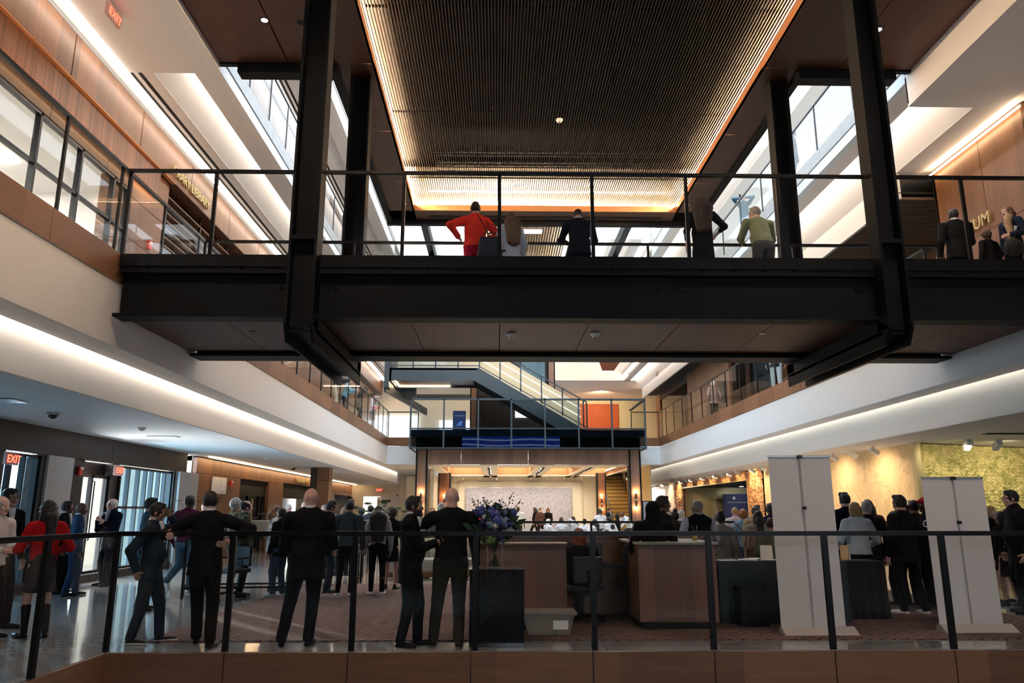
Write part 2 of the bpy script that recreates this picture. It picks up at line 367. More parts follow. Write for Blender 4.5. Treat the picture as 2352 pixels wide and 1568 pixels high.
# ---- ground left wall
X=-8.7
mb=MB()
for y in (4.5,9,13.2,17.4): mb.box(X-.1,X+.04,y+.01,min(y+(4.5 if y<9 else 4.2),22.35)-.01,2.52,3.04)
struct('wall_left',mb,'bronze_dark')
mb=MB().box(X-.3,X,15.85,16.35,0,2.52).box(X-.3,X,14.82,14.95,0,2.52).box(X-.3,X-.1,17.75,18.05,0,2.52).box(X-.3,X,20.88,21.0,0,2.52).box(X-.3,X,13.4,13.7,0,2.52).box(X-.3,X,4.5,9.5,0,2.52)
struct('wall_left',mb,'bronze_dark')
struct('baseboard_left',MB().box(X-.02,X+.05,13.7,14.8,0,.16).box(X-.02,X+.05,16.4,21.0,0,.16).box(X-.02,X+.05,9.5,13.4,0,.16),'bronze_dark')
struct('wall_left',MB().box(X-.35,X+.05,14.95,15.85,0,2.52),'stone_grey')
mb=MB()
for a,b in ((0,.86),(.875,1.74),(1.755,2.52)): mb.box(X-.4,X+.12,21.0,22.3,a,b)
struct('wall_left',mb,'stone_grey')
def window(n,y0,y1,z0,z1,x,muls=(),hz=(),m='glass_blue',fr='metal_black',w=.05):
    f=MB().box(x-.05,x+.05,y0,y0+w,z0,z1).box(x-.05,x+.05,y1-w,y1,z0,z1).box(x-.05,x+.05,y0,y1,z1-w,z1).box(x-.05,x+.05,y0,y1,z0,z0+w)
    for y in muls: f.box(x-.05,x+.05,y-w/2,y+w/2,z0,z1)
    for z in hz: f.box(x-.04,x+.04,y0,y1,z-w/2,z+w/2)
    o=struct('window_%d'%n,f,fr)
    MB().box(x-.006,x+.006,y0+.01,y1-.01,z0+.01,z1-.01).build('pane',m,o)
    return o
window(1,9.5,13.4,.16,2.5,X-.1,muls=(10.8,12.1),hz=(2.1,))
window(2,13.7,14.82,.12,2.5,X-.1,muls=(13.98,14.38))
window(3,18.05,20.88,.16,2.5,X-.1,muls=(18.5,19.0,19.4,19.75,20.15,20.5),hz=(1.55,))
# doors by the exit sign
d=MB().box(X-.35,X-.27,16.4,17.75,2.24,2.52)
for y in (16.4,17.02,17.68): d.box(X-.25,X-.17,y,y+.07,0,2.24)
d.box(X-.25,X-.17,16.4,17.75,2.18,2.24).box(X-.25,X-.17,16.4,17.75,0,.2)
o=struct('door_1',d,'metal_black'); MB().box(X-.215,X-.205,16.42,17.7,.2,2.2).build('pane','glass_clear',o)
MB().tube([(X-.12,16.98,.85),(X-.08,16.98,.85),(X-.08,16.98,2.1),(X-.12,16.98,2.1)],.018,8).build('handle','metal_black',o)
MB().tube([(X-.12,17.16,.95),(X-.08,17.16,.95),(X-.08,17.6,.95),(X-.12,17.6,.95)],.018,8).build('handle','chrome',o)
struct('exterior_ground',MB().box(-60,-9.6,-30,60,-.5,-.05),'stone_grey')
struct('exterior_wall',MB().box(-34,-33.6,-15,60,-.1,3.1),'cream_paint')
# wood panels right of the doors, with warm cove
def cove_wood(xw,y0,y1,z0,z1,holes,th=.12,m='wood_wall',name='wall_left',sgn=-1,jz=(),jw=1.9):
    ys=sorted({y0,y1,*[h[0] for h in holes],*[h[1] for h in holes]})
    mb=MB()
    for a,b in zip(ys[:-1],ys[1:]):
        lo=z0
        for h in holes:
            if a>=h[0]-1e-6 and b<=h[1]+1e-6: lo=h[2]
        n=max(1,round((b-a)/jw))
        for k in range(n):
            p,q_=a+(b-a)*k/n,a+(b-a)*(k+1)/n
            zs=[lo]+[z for z in jz if z>lo+.05]+[z1]
            for c,d_ in zip(zs[:-1],zs[1:]):
                mb.box(min(xw,xw+sgn*th),max(xw,xw+sgn*th),p+.006,q_-.006,c+.006,d_-.004)
    return struct(name,mb,m)
cove_wood(X,22.4,46.5,0,3.0,[(26.3,29.6,2.55),(31.6,36.6,2.60),(41.7,46.3,2.35)],jz=(.86,1.74,2.56))
struct('wall_left',MB().box(X-.14,X-.13,22.4,46.5,2.0,3.04).box(X-.14,X-.13,22.4,26.3,0,2.),'void_black')
led('cove_light','amber light strip above the wood wall at ground level left',X+.28,X+.31,22.5,46.3,2.995,3.02,'led_warm2')
# glazed dark door in the wood wall
d=MB()
for y in (26.3,27.9,29.2,29.45): d.box(X-.3,X-.2,y,y+.12,0,2.55)
d.box(X-.3,X-.2,26.3,29.6,2.43,2.55).box(X-.3,X-.2,26.3,29.6,1.2,1.26).box(X-.3,X-.2,26.3,29.6,0,.15)
o=struct('door_2',d,'metal_black'); MB().box(X-.26,X-.25,26.4,29.5,.1,2.5).build('pane','glass_smoke',o)
MB().tube([(X-.16,28.1,.7),(X-.12,28.1,.7),(X-.12,28.1,1.9),(X-.16,28.1,1.9)],.02,8).build('handle','brass_matte',o)
# rooms behind
struct('room_left',MB().box(-12.5,-12.4,22.4,47,0,3.04).box(-12.5,-8.85,22.4,22.5,0,3.04).box(-12.5,-8.85,30.5,30.6,0,3.04),'cream_paint')['kind']='structure'
struct('ceiling',MB().box(-12.5,-8.84,22.4,47,2.9,3.04),'ceiling_white')
mb=MB()
for k in range(9): mb.box(-12.38,-12.33,31.4+k*.62,31.4+k*.62+.6,.9,2.6)
struct('trim_6',mb,'stone_fascia')
# freestanding column with wood cladding
mb=MB().box(-6.86,-6.36,28.3,28.34,0,3.04)
t=thing('clad_column','square column with black face and wood clad face behind the pale bald man','column',(-6.6,28.5,0))
MB().box(-6.82,-6.60,28.26,28.9,0,3.04).build('black_face','bronze_dark',t)
mb=MB()
for a,b in ((0,.86),(.875,1.74),(1.755,2.56),(2.575,3.03)): mb.box(-6.60,-6.15,28.3,28.9,a,b)
mb.build('wood_cladding','wood_wall_x',t)
# end wall, ground left, with white double door
struct('wall_back',MB().box(-12,-8.05,46.5,46.6,0,3.62).box(-5.9,-3.4,46.5,46.6,0,4.6).box(-8.05,-5.9,46.5,46.6,2.42,3.62),'cream_paint')
d=MB().box(-8.05,-7.98,46.4,46.5,0,2.42).box(-5.97,-5.9,46.4,46.5,0,2.42).box(-8.05,-5.9,46.4,46.5,2.35,2.42).box(-6.95,-5.97,46.44,46.5,0,2.35)
o=struct('door_3',d,'white_paint'); MB().box(-6.85,-6.35,46.34,46.44,2.02,2.14).build('door_closer','metal_black',o)
struct('door_4',MB().box(-8.75,-8.6,46.3,46.34,0,2.3).box(-7.3,-7.1,47.4,49.0,0,2.34),'chrome')
struct('room_back',MB().box(-9,-5,50,50.1,0,3.2).box(-9,-8.2,46.6,50,0,.01),'cream_paint')['kind']='structure'
one('bright_doorway_panel',MB().box(-7.5,-6.9,49.6,49.65,.2,2.2),'bright_panel','bright daylit glazed panel seen through the open white double door','window panel')

# ================================================================ level 2, left wall
XU=-7.2
struct('wall_left',(lambda mb:[mb.box(XU-.30,XU,a+.006,a+2.52,8.62,9.40) for a in np.arange(4.0,46.4,2.54)] and mb)(MB()),'wood_wall')
struct('trim_7',MB().box(XU-.10,XU+.0,4,15.9,8.585,8.615),'wood_lip')
struct('wall_left',MB().box(-7.37,-7.27,4.0,15.3,8.0,8.585),'wood_ribbed')
led('cove_light','amber light strip at the foot of the ribbed wood band on level two left',-7.255,-7.235,4.2,15.2,7.955,7.975,'led_amber')
mb=MB()
for a in np.arange(4.0,15.2,1.87): mb.box(-7.42,-7.36,a+.006,min(a+1.87,15.3)-.006,7.75,7.99)
struct('trim_8',mb,'bronze_dark')
led('cove_light','bright warm light strip along the top of the upper wood wall on level two left',XU+.20,XU+.23,4.2,46.3,9.34,9.375,'led_white')
struct('ceiling',MB().box(XU-.1,XU+.18,4,46.4,9.52,9.56).box(XU+.36,-6.40,4,12.76,9.40,9.46).box(-6.40,XL-.16,4,12.76,9.40,9.46).box(XU+.36,-6.86,12.76,46.4,9.40,9.46).box(-6.78,-6.70,12.76,46.4,9.40,9.46).box(-6.62,-6.40,12.76,46.4,9.40,9.46).box(XL-.50,XL-.16,12.76,46.4,9.40,9.46),'ceiling_white')
struct('ceiling',MB().box(XU,XU+.36,4,46.4,9.50,9.52),'white_paint')
struct('slot_shade_1',MB().box(-6.86,-6.78,12.77,46.4,9.405,9.44).box(-6.70,-6.62,12.77,46.4,9.405,9.44),'void_black')  # black strips fill the open slots, painting in their dark depth
struct('ceiling',MB().quad((-6.40,12.76,9.41),(-6.40,46.4,9.41),(-5.70,46.4,9.74),(-5.70,12.76,9.74)).quad((-5.70,12.76,9.74),(-5.70,46.4,9.74),(XL-.48,46.4,9.74),(XL-.48,12.76,9.74)).quad((-6.4,12.76,9.4),(XL-.48,12.76,9.4),(XL-.48,12.76,9.75),(-6.4,12.76,9.75)),'white_paint')
led('cove_light','bright strip in the long ceiling recess over the left level two walkway',XL-.48,XL-.46,12.8,46.2,9.55,9.58,'led_recess')
edge_left(F3,9.66,9.40,fm='stone_fascia')
struct('floor',MB().box(-13.2,XL-.02,2,46.5,9.76,F3-.01),'floor_beige')
# glazed meeting-room front on level two
o=window(4,4.0,14.3,F2,7.75,-7.42,muls=(4.9,6.2,7.5,8.75,10.05,11.3,12.55,13.7),hz=(6.88,),m='glass_clear',w=.055)
struct('room_left_upper',MB().box(-13,-12.9,2,15.5,F2,8.3).box(-13,-7.5,15.3,15.35,F2,8.3).box(-13,-7.5,2,2.1,F2,8.3),'white_paint')['kind']='structure'
struct('ceiling',MB().box(-13,-7.45,2,15.5,8.1,8.16),'ceiling_white')
for k,yy in enumerate((6.2,8.6,11.0,13.2)):
    one('ceiling_light_panel',MB().box(-11.2,-9.4,yy,yy+.6,8.06,8.09),'led_room','flat white ceiling light in the glazed room on level two left','ceiling light','panel lights in the glazed level two room')
t=thing('pendant_lamp','small round pendant lamp hanging in the glazed room upper left','lamp',(-8.9,11.3,7.2))
MB().lathe((-8.9,11.3,7.15),[(0,.05),(.16,.04),(.17,0),(.0,-.01)],16).build('shade','aluminium',t,smooth=True); MB().tube([(-8.9,11.3,7.2),(-8.9,11.3,8.0)],.008,5).build('cord','metal_black',t)
# wood pilaster and open slatted shelves under the library sign
mb=MB()
for a,b in ((F2,5.8),(5.815,6.75),(6.765,7.6),(7.615,8.585)): mb.box(-8.0,-7.34,14.32,15.9,a,b)
struct('wall_left',mb,'wood_wall')
struct('trim_10',MB().box(-8.35,-8.3,15.5,22.5,F2,8.6).box(-9.5,-7.35,22.5,22.6,F2,8.6),'bronze_dark')
t=thing('slatted_screen','tall screen of thin pale horizontal slats under the gold library lettering','screen',(-7.9,19,F2))
mb=MB()
for k in range(17): mb.box(-8.0,-7.4,15.95,22.4,5.3+k*.19,5.33+k*.19)
mb.build('slats','wood_beam',t)
for y in (16.0,17.9,19.8): MB().box(-7.44,-7.40,y,y+.04,F2,8.56).build('upright','metal_black',t)
cove_wood(-7.45,22.6,46.4,F2,8.6,[],name='wall_left')
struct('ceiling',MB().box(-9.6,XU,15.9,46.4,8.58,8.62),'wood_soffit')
t=thing('wall_lettering','gold raised lettering on the upper wood wall at left, level two','sign',(XU+.03,15.4,8.72))
text('lettering','PRARY LIBRARY',.30,(XU+.03,15.62,8.72),(PI/2,0,PI/2),'brass_matte',t,ext=.03)
# ================================================================ level 2 right
XW=9.8
struct('ceiling',MB().box(XR+.16,XW-.28,5,12.83,8.90,8.96).box(XR,XR+.16,5,12.83,8.90,9.55).box(XR,XW,12.79,12.83,8.96,9.5),'white_paint')
struct('ceiling',MB().box(XW-.30,XW+.02,5,46,8.965,9.0).box(XW+.02,20,5,12.83,9.0,9.06).box(8.97,XW-.28,12.83,46.4,8.90,8.96).box(XR+.16,XR+.52,12.83,46.4,9.40,9.46).box(XW-.28,13,15.9,46.4,8.9,8.96),'ceiling_white')
struct('ceiling',MB().quad((8.42,12.83,9.60),(8.97,12.83,8.91),(8.97,46.4,8.91),(8.42,46.4,9.60)).quad((8.15,12.83,9.66),(8.15,46.4,9.66),(8.42,46.4,9.60),(8.42,12.83,9.60)),'white_paint')
led('cove_light','bright strip in the ceiling recess over the right level two walkway',8.19,8.22,12.9,46.2,9.49,9.53,'led_recess')
edge_right(F3,9.66,9.40,fm='stone_fascia',y0=12.83)
struct('floor',MB().box(XR+.02,20,2,46.5,9.76,F3-.01),'floor_beige')
# wood block with ATRIUM sign
mb=MB()
for a,b in ((12.74,14.05),(14.06,15.68)):
    for c,d_ in ((F2,6.93),(6.94,8.95)): mb.box(XW,XW+.1,a,b-.004,c,d_)
struct('wall_right',mb,'wood_wall')
mb=MB()
for a in (9.9,10.9,11.9,12.9): mb.box(a,a+.99,12.70,12.80,F2,8.98)
struct('wall_right',mb,'wood_wall_x')
struct('wall_right',MB().box(XW+.0,13,15.62,15.70,F2,8.9),'bronze_dark')
led('cove_light','bright warm strip over the wood block with the ATRIUM lettering',XW-.12,XW-.09,12.6,15.66,8.80,8.83,'led_warm')
led('cove_light','bright warm strip along the front of the wood block at upper right',9.9,13,12.56,12.59,8.80,8.83,'led_warm')
t=thing('wall_lettering','gold ATRIUM lettering on the wood block at upper right','sign',(XW-.02,14.5,7.0))
text('lettering','ATRIUM',.36,(XW-.03,15.22,7.06),(PI/2,0,-PI/2),'brass_matte',t,ext=.03,sx=1.0)
# slatted wood ceiling room beyond the block
mb=MB()
for k in range(60): mb.box(9.0,14,15.75+k*.12,15.75+k*.12+.07,8.30,8.36)
struct('ceiling',MB().box(9.0,14,15.7,46,8.42,8.45),'void_black')
struct('ceiling',mb,'wood_slat_dim')
struct('ceiling',MB().box(8.97,9.05,15.7,46.3,8.3,8.9),'white_paint')
cove_wood(11.6,15.7,31,F2,8.9,[],m='wood_wall',name='wall_right',sgn=1)
cove_wood(XW,31.4,38.5,F2,8.4,[],m='wood_wall',name='wall_right',sgn=1,jw=1.4)
struct('wall_right',MB().box(9.8,9.9,38.5,45,8.0,8.9).box(11.5,11.6,38.5,46,F2,8.9),'bronze_dark')
cove_wood(XW,45.1,46.3,F2,8.85,[],m='wood_wall',name='wall_right',sgn=1,jw=1.4)
led('cove_light','warm strip above the far wood pilaster on level two right',9.5,9.53,44.0,49,8.84,8.87,'led_warm')
# glazed shop-like window far right level 2
struct('window_5',MB().box(11.5,11.55,16.5,24,5.3,7.2),'glass_blue')
# ================================================================ ground right: gold walls
struct('wall_right',MB().box(9.6,9.75,17.35,27.6,0,3.0),'gold_leaf')
struct('trim_11',MB().box(9.5,9.64,17.20,17.36,0,3.0),'brass_matte')
# relief panels: cast wave pattern with real depth
def relief(name,label,P0,U_,V_,nu,nv,amp,m,seed,freq):
    P0=Vector(P0);U_=Vector(U_);V_=Vector(V_); nrm=U_.cross(V_).normalized(); r=np.random.default_rng(seed)
    a=np.linspace(0,1,nu+1);b=np.linspace(0,1,nv+1); A,B=np.meshgrid(a,b,indexing='ij')
    Lu,Lv=U_.length,V_.length
    ph=r.uniform(0,6.28,8)
    x=A*Lu*freq; y=B*Lv*freq
    w=np.sin(x*2.1+2.2*np.sin(y*1.7+ph[0])+ph[1])*np.cos(y*1.5+1.6*np.sin(x*1.3+ph[2]))
    w+=.6*np.sin(x*4.3+3*np.sin(y*2.9+ph[3]))*np.sin(y*4.7+ph[4]); w=np.abs(w)**.8*amp
    vs=[tuple(P0+U_*A[i,j]+V_*B[i,j]+nrm*float(w[i,j])) for i in range(nu+1) for j in range(nv+1)]
    fs=[(i*(nv+1)+j,(i+1)*(nv+1)+j,(i+1)*(nv+1)+j+1,i*(nv+1)+j+1) for i in range(nu) for j in range(nv)]
    mb=MB(); mb._add(vs,fs)
    return one(name,mb,m,label,'wall relief',smooth=True)
relief('wall_relief','wall of green gold wavy metal relief at the far right',(9.66,17.35,0),(4.6,1.7,0),(0,0,2.98),420,240,.05,'gold_relief',3,24)
struct('wall_right',MB().quad((9.66,17.55,0),(14.3,19.3,0),(14.3,19.3,3),(9.66,17.55,3)),'gold_leaf')
relief('wall_relief','copper coloured rippled relief panel between the banner and the dark portal',(9.58,29.2,0),(0,-1.7,0),(0,0,2.98),60,110,.06,'copper_relief',5,6)
relief('wall_relief','bright gold rippled relief above the dark portal opening',(9.58,39.3,2.68),(0,-10.1,0),(0,0,.31),260,14,.05,'copper_relief',6,6)
relief('wall_relief','copper coloured rippled relief panel on the far side of the dark portal',(9.58,41.3,0),(0,-2.0,0),(0,0,2.98),70,110,.06,'copper_relief',8,6)
struct('wall_right',MB().box(9.6,9.75,27.5,29.25,0,3.0).box(9.6,9.75,39.3,46.4,0,3.0).box(9.6,9.75,29.2,39.4,2.66,3.0),'gold_leaf')
struct('trim_12',MB().box(9.52,9.6,29.16,39.4,2.62,2.66).box(9.52,9.6,29.14,29.2,0,2.66),'gold_paint')
struct('ceiling',MB().box(9.75,16,29,40,2.66,2.7),'bronze_dark')
struct('wall_right',MB().box(9.75,15.0,39.3,39.4,0,2.66),'brass_matte')
struct('wall_right',MB().box(14.9,15.0,29,40,0,2.66).box(12.9,15,33.0,33.1,0,2.66),'bronze_dark')
struct('wall_right',MB().box(9.75,15.0,29.1,29.2,0,2.66),'wood_desk')
for k,(x,y) in enumerate(((12.0,37.6),(12.2,34.2),(11.4,33.0),(11.0,31.0))):
    one('downlight',MB().lathe((x,y,2.655),[(.0,0),(.09,0),(.09,.004)],12),'lamp_white','small bright downlight in the dark portal ceiling','downlight','downlights in the portal ceiling')
# backdrop banner inside the portal
t=thing('backdrop_banner','navy blue printed backdrop with pale logos inside the dark portal','backdrop',(12.6,38.9,0))
MB().box(11.35,14.3,38.6,38.65,.1,2.32).build('panel','navy_banner',t)
for k,x in enumerate((11.9,12.8,13.7)):
    text('lettering','HOWARD UNIVERSITY' if k!=1 else 'HU',.09,(x-.35,38.58,1.9-.02),(PI/2,0,0),'paper_white',t,ext=.001)
    MB().ball((x,38.59,2.12),(.07,.01,.08),8,6).build('logo','paper_white',t)
# presentation screen near the far column
t=thing('display_screen','pale grey display screen with thin black frame beside the far right column','screen',(6.6,34,0))
MB().box(6.4,7.5,33.96,34.0,.85,1.92).build('frame','metal_black',t); MB().box(6.44,7.46,33.94,33.96,.9,1.88).build('display','screen_blue',t); MB().tube([(6.95,34.02,0),(6.95,34.02,.9)],.03,8).build('stand','metal_black',t)
# track spotlights along the gold wall
def track_light(x,y,z,aim,label,grp,r=.05,L=.22):
    t=thing('track_spotlight',label,'spotlight',(x,y,z),grp)
    MB().box(x-.015,x+.015,y-.015,y+.015,z-.10,z).build('stem','white_plastic',t)
    d=Vector(aim).normalized(); c=Vector((x,y,z-.12))
    MB().bar(c-d*L*.5,c+d*L*.5,r*2,r*2).build('lamp_head','white_plastic',t)
    return t
for k,y in enumerate(np.arange(18.3,28.0,1.12)): track_light(9.13,y,3.0,(1,.15,-.55),'white box spotlight on the ceiling in front of the plain gold wall','spotlights over the plain gold wall')
for k,y in enumerate(np.arange(29.0,39.5,1.0)): track_light(9.13,y,3.0,(1,.15,-.3),'white box spotlight on the ceiling in front of the dark portal','spotlights over the dark portal',.045,.2)
for k,y in enumerate(np.arange(40.5,46,.7)): track_light(9.13,y,3.0,(1,0,-.5),'small spotlight on the ceiling beyond the far copper relief','spotlights at the far end of the gold wall',.04,.18)
for k,x in enumerate((10.35,11.0,11.75,12.6)): track_light(x,16.55,3.0,(0.15,1,-.5),'white box spotlight in front of the green gold relief','spotlights over the green gold relief',.06,.28)
def spot(loc,to,energy,color,size=1.2,blend=.6,rad=.06):
    l=bpy.data.lights.new('spot','SPOT'); l.energy=energy; l.color=color; l.spot_size=size; l.spot_blend=blend; l.shadow_soft_size=rad
    o=bpy.data.objects.new('spot_lamp',l); C.objects.link(o); o.location=loc
    o.rotation_euler=(Vector(to)-Vector(loc)).to_track_quat('-Z','Y').to_euler(); return o
WARM=(1,.72,.42)
for y in (18.8,21,23.3,25.6,27.4): spot((8.75,y,2.9),(9.6,y,1.2),60,(1,.8,.55),2.6,1.)
for y in (28.4,30,32,34,36,38,40.2,42.5): spot((9.0,y,2.86),(9.62,y,2.5),55,WARM,1.9)
for x in (10.3,11.4,12.5,13.6): spot((x,16.45,2.86),(x+.1,18.2,1.5),34,(1,.88,.60),2.5,1.)
spot((12.2,34.5,2.6),(12.8,38.6,1.6),60,(.8,.85,1),.8)
spot((12,31,2.6),(12,31,0),60,WARM,1.6)
# ================================================================ overhead level-3 bridge with wood soffit
ZS=9.53
mb=MB()
xs=[XL,-3.72,-2.32]; 
for a,b in ((XL,-3.9),(-3.88,-2.30),(4.93,6.35),(6.37,XR)):
    for c,d_ in ((6.0,10.6),(10.61,12.6)): mb.box(a+.004,b-.004,c,d_-.006,ZS,ZS+.03)
for a,b in ((-3.0,-2.30),(4.93,5.62)):
    for k in range(3): mb.box(a,b,12.6+k*2.55,12.6+(k+1)*2.55-.01,ZS,ZS+.03)
mb.box(-3.0,5.62,19.6,20.25,ZS,ZS+.03).box(-2.3,4.93,5.4,6.0,ZS,ZS+.03)
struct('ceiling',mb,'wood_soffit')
struct('floor',MB().box(XL,-2.9,5,12.6,9.78,F3).box(5.5,XR,5,12.6,9.78,F3).box(-3.1,5.7,12.6,20.4,10.5,10.6),'bronze_dark')
one('steel_edge_beam',MB().box(XL+.35,-2.98,12.58,12.84,9.33,10.1).box(XL+.0,-2.98,12.60,12.70,9.50,10.1),'steel_black','black steel beam closing the wood soffit at upper left','beam')
one('steel_edge_beam',MB().box(5.6,XR-.3,12.58,12.84,9.33,10.1).box(5.6,XR,12.60,12.70,9.50,10.1),'steel_black','black steel beam closing the wood soffit at upper right','beam')
one('steel_edge_beam',MB().box(-3.14,-3.0,12.84,20.4,9.45,10.5),'steel_black','long black steel edge of the slatted ceiling spine, left side','beam')
one('steel_edge_beam',MB().box(5.62,5.76,12.84,20.4,9.45,10.5),'steel_black','long black steel edge of the slatted ceiling spine, right side','beam')
one('steel_edge_beam',MB().box(-3.14,5.76,20.26,20.42,9.40,10.3),'steel_black','black steel beam at the far end of the slatted ceiling spine','beam')
struct('trim_13',MB().box(-1.96,4.6,19.94,20.06,9.515,9.535),'void_black')
# recess with slats and glowing cove
mb=MB().box(-2.34,-2.30,5,19.6,ZS,9.70).box(4.93,4.97,5,19.6,ZS,9.70).box(-2.34,4.97,19.56,19.60,ZS,9.70)
struct('trim_14',mb,'wood_lip')
mb=MB(); n=0; x=-2.62
while x<5.26:
    mb.box(x,x+.017,5,19.85,9.80,9.86); x+=.0565
struct('ceiling_slats',mb,'wood_slat')['kind']='structure'
mb=MB()
for y in (8.4,11.4,14.9,18.2): mb.box(-2.3,4.93,y,y+.05,9.875,9.90)
struct('trim_15',mb,'void_black')
struct('ceiling',MB().box(-2.9,5.5,5.8,20.2,10.38,10.42),'void_black')
struct('ceiling',MB().box(-2.72,-2.70,5.8,20.1,9.7,10.38).box(5.33,5.35,5.8,20.1,9.7,10.38),'wood_slat')
struct('wall_back',MB().box(-2.7,5.33,20.0,20.02,9.75,10.38).box(-2.7,5.33,18.3,20.0,10.2,10.22),'cream_paint')  # pale liner added above the far slats to bounce light through them
for lb,a in (('glowing amber light strip along the left side of the slatted ceiling recess',(-2.50,-2.38,5,19.8,9.735,9.76)),('glowing amber light strip along the right side of the slatted ceiling recess',(5.01,5.13,5,19.8,9.735,9.76)),('glowing amber light strip across the far end of the slatted ceiling recess',(-2.4,5.0,19.66,19.78,9.72,9.745))):
    led('cove_light',lb,*a,'led_far' if 'far end' in lb else 'led_slat')
led('cove_light','added fill strip above the far slats of the ceiling recess',-1.9,4.6,19.3,19.36,9.98,10.01,'plenum_fill')  # strip added to brighten the gaps between the far slats
mb=MB()
for k in range(5): mb.tube([(-1.6,17.2+k*.28,10.1+.05*(k%2)),(4.5,17.2+k*.28,10.1+.05*(k%2))],.03,6)
one('ceiling_pipes',mb,'aluminium','row of thin pipes glimpsed above the far slats of the recess','pipes')['kind']='stuff'
def smoke(x,y,z,label,r=.075,m='white_plastic'):
    t=thing('smoke_detector',label,'smoke detector',(x,y,z))
    MB().lathe((x,y,z),[(r,0),(r,-.02),(r*.75,-.03),(r*.7,-.055),(0,-.06)],16).build('housing',m,t,smooth=True)
    MB().lathe((x,y,z-.06),[(r*.3,0),(r*.3,-.006),(0,-.008)],10).build('lens','black_plastic',t)
smoke(1.30,10.55,9.80,'white smoke detector on the slatted ceiling, the upper one'); smoke(1.33,15.05,9.80,'white smoke detector on the slatted ceiling, the one farther back')
def downl(x,y,z,label,m='lamp_white',r=.055,group=None):
    t=thing('downlight',label,'downlight',(x,y,z),group)
    MB().lathe((x,y,z-.004),[(r,0),(r*1.35,0),(r*1.35,.006)],16).build('ring','metal_black',t); MB().lathe((x,y,z-.003),[(0,0),(r,0)],16).build('lamp',m,t)
downl(-3.95,11.35,ZS,'lit round downlight in the upper left wood soffit'); downl(6.52,11.4,ZS,'lit round downlight in the upper right wood soffit')
downl(-3.35,11.4,ZS,'unlit dark round speaker beside the upper left downlight','void_black')
# ================================================================ the footbridge on level two
B=thing('footbridge','dark steel footbridge crossing the atrium at level two','bridge',(1.3,11.3,4.0))
g=MB().box(XL+.06,XR-.03,9.97,10.0,4.06,4.62).box(XL+.03,XR-.03,9.84,10.13,3.985,4.03).box(XL+.05,XR-.03,9.86,10.13,4.60,4.635).box(XL+.05,XR-.03,9.90,9.94,4.635,4.70)
g.build('front_girder','steel_black',B)
g=MB().box(XL+.03,XR-.03,12.74,12.78,4.03,4.62).box(XL+.03,XR-.03,12.45,12.9,3.985,4.03)
g.build('rear_girder','steel_black',B)
MB().box(XL+.03,XR-.03,9.88,12.75,4.70,F2-.01).build('deck','steel_black',B)
mb=MB(); js=[XL,-3.82,-2.5,-1.22,.03,1.3,2.6,3.95,5.25,6.6,XR]
for a,b in zip(js[:-1],js[1:]): mb.box(a+.006,b-.006,10.14,12.44,4.06,4.09)
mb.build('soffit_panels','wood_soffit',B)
mb=MB()
for x in np.arange(XL+.4,XR,.42): mb.prism_x([(9.93,4.70),(9.86,4.70),(9.93,4.64)],x,x+.02)
mb.build('bracket_row','steel_black',B)
for x in (-2.98,-2.90,-2.28,-2.20,2.1,2.2,4.95,5.02,2.45,2.52,2.6):
    MB().ball((x,9.965,4.43),(.028,.02,.028),10,6).build('bolt','metal_black',B,smooth=True)
def cradle(xc,label,w=.38):
    t=thing('steel_hanger',label,'steel frame',(xc,9.8,3.7))
    a,b=xc-w/2,xc+w/2
    def H(y0,y1,z0,z1,nm_):
        mb=MB().box(a,a+.035,y0,y1,z0,z1).box(b-.035,b,y0,y1,z0,z1).box(a+.035,b-.035,(y0+y1)/2+.02,(y0+y1)/2+.05,z0,z1)
        return mb.build(nm_,'steel_black',t)
    o=H(9.66,9.96,3.84,ZS,'front_post')
    MB().box(a+.03,b-.03,9.66,9.9,5.02,5.08).build('stiffener_plate','steel_black',t)
    H(12.95,13.25,3.84,9.55,'rear_post')
    MB().prism_x([(9.66,3.84),(9.66,3.62+.22),(9.80,3.62),(13.25,3.62),(13.25,4.0),(9.96,4.0)],a,a+.035).prism_x([(9.66,3.84),(9.66,3.84),(9.80,3.62),(13.25,3.62),(13.25,4.0),(9.96,4.0)],b-.035,b).box(a,b,9.84,13.2,3.78,3.82).build('bottom_beam','steel_black',t)
    for x in (a+.1,b-.1): MB().ball((x,9.78,5.10),(.02,.02,.03),8,5).build('bolt','metal_black',t,smooth=True)
    return t
cradle(-2.61,'black steel U shaped hanger holding the footbridge, left one'); cradle(5.36,'black steel U shaped hanger holding the footbridge, right one',.34)
rail('r','front glass railing of the footbridge with thin black handrail',None,[(XL,9.93),(XR+1.9,9.93)],4.80,6.13,posts={0:[.02,1.21,3.83,5.17,6.47,7.80,9.11,11.75,12.9,14.7]})
rail('r','rear glass railing of the footbridge where people lean',None,[(XL+.1,12.5),(XR,12.5)],4.80,6.03,post_every=2.56,pw=.03)
# soffit devices
smoke(.21,11.1,4.06,'white smoke detector under the footbridge, left of the pair'); smoke(1.47,11.05,4.06,'white smoke detector under the footbridge, right of the pair')
downl(3.97,11,4.06,'pale unlit round fitting under the footbridge right of centre','white_plastic',.05); downl(6.24,11.04,4.06,'pale unlit round fitting under the footbridge right end','white_plastic',.05); downl(-3.63,11.0,4.06,'dark round fitting under the footbridge left end','void_black',.05)
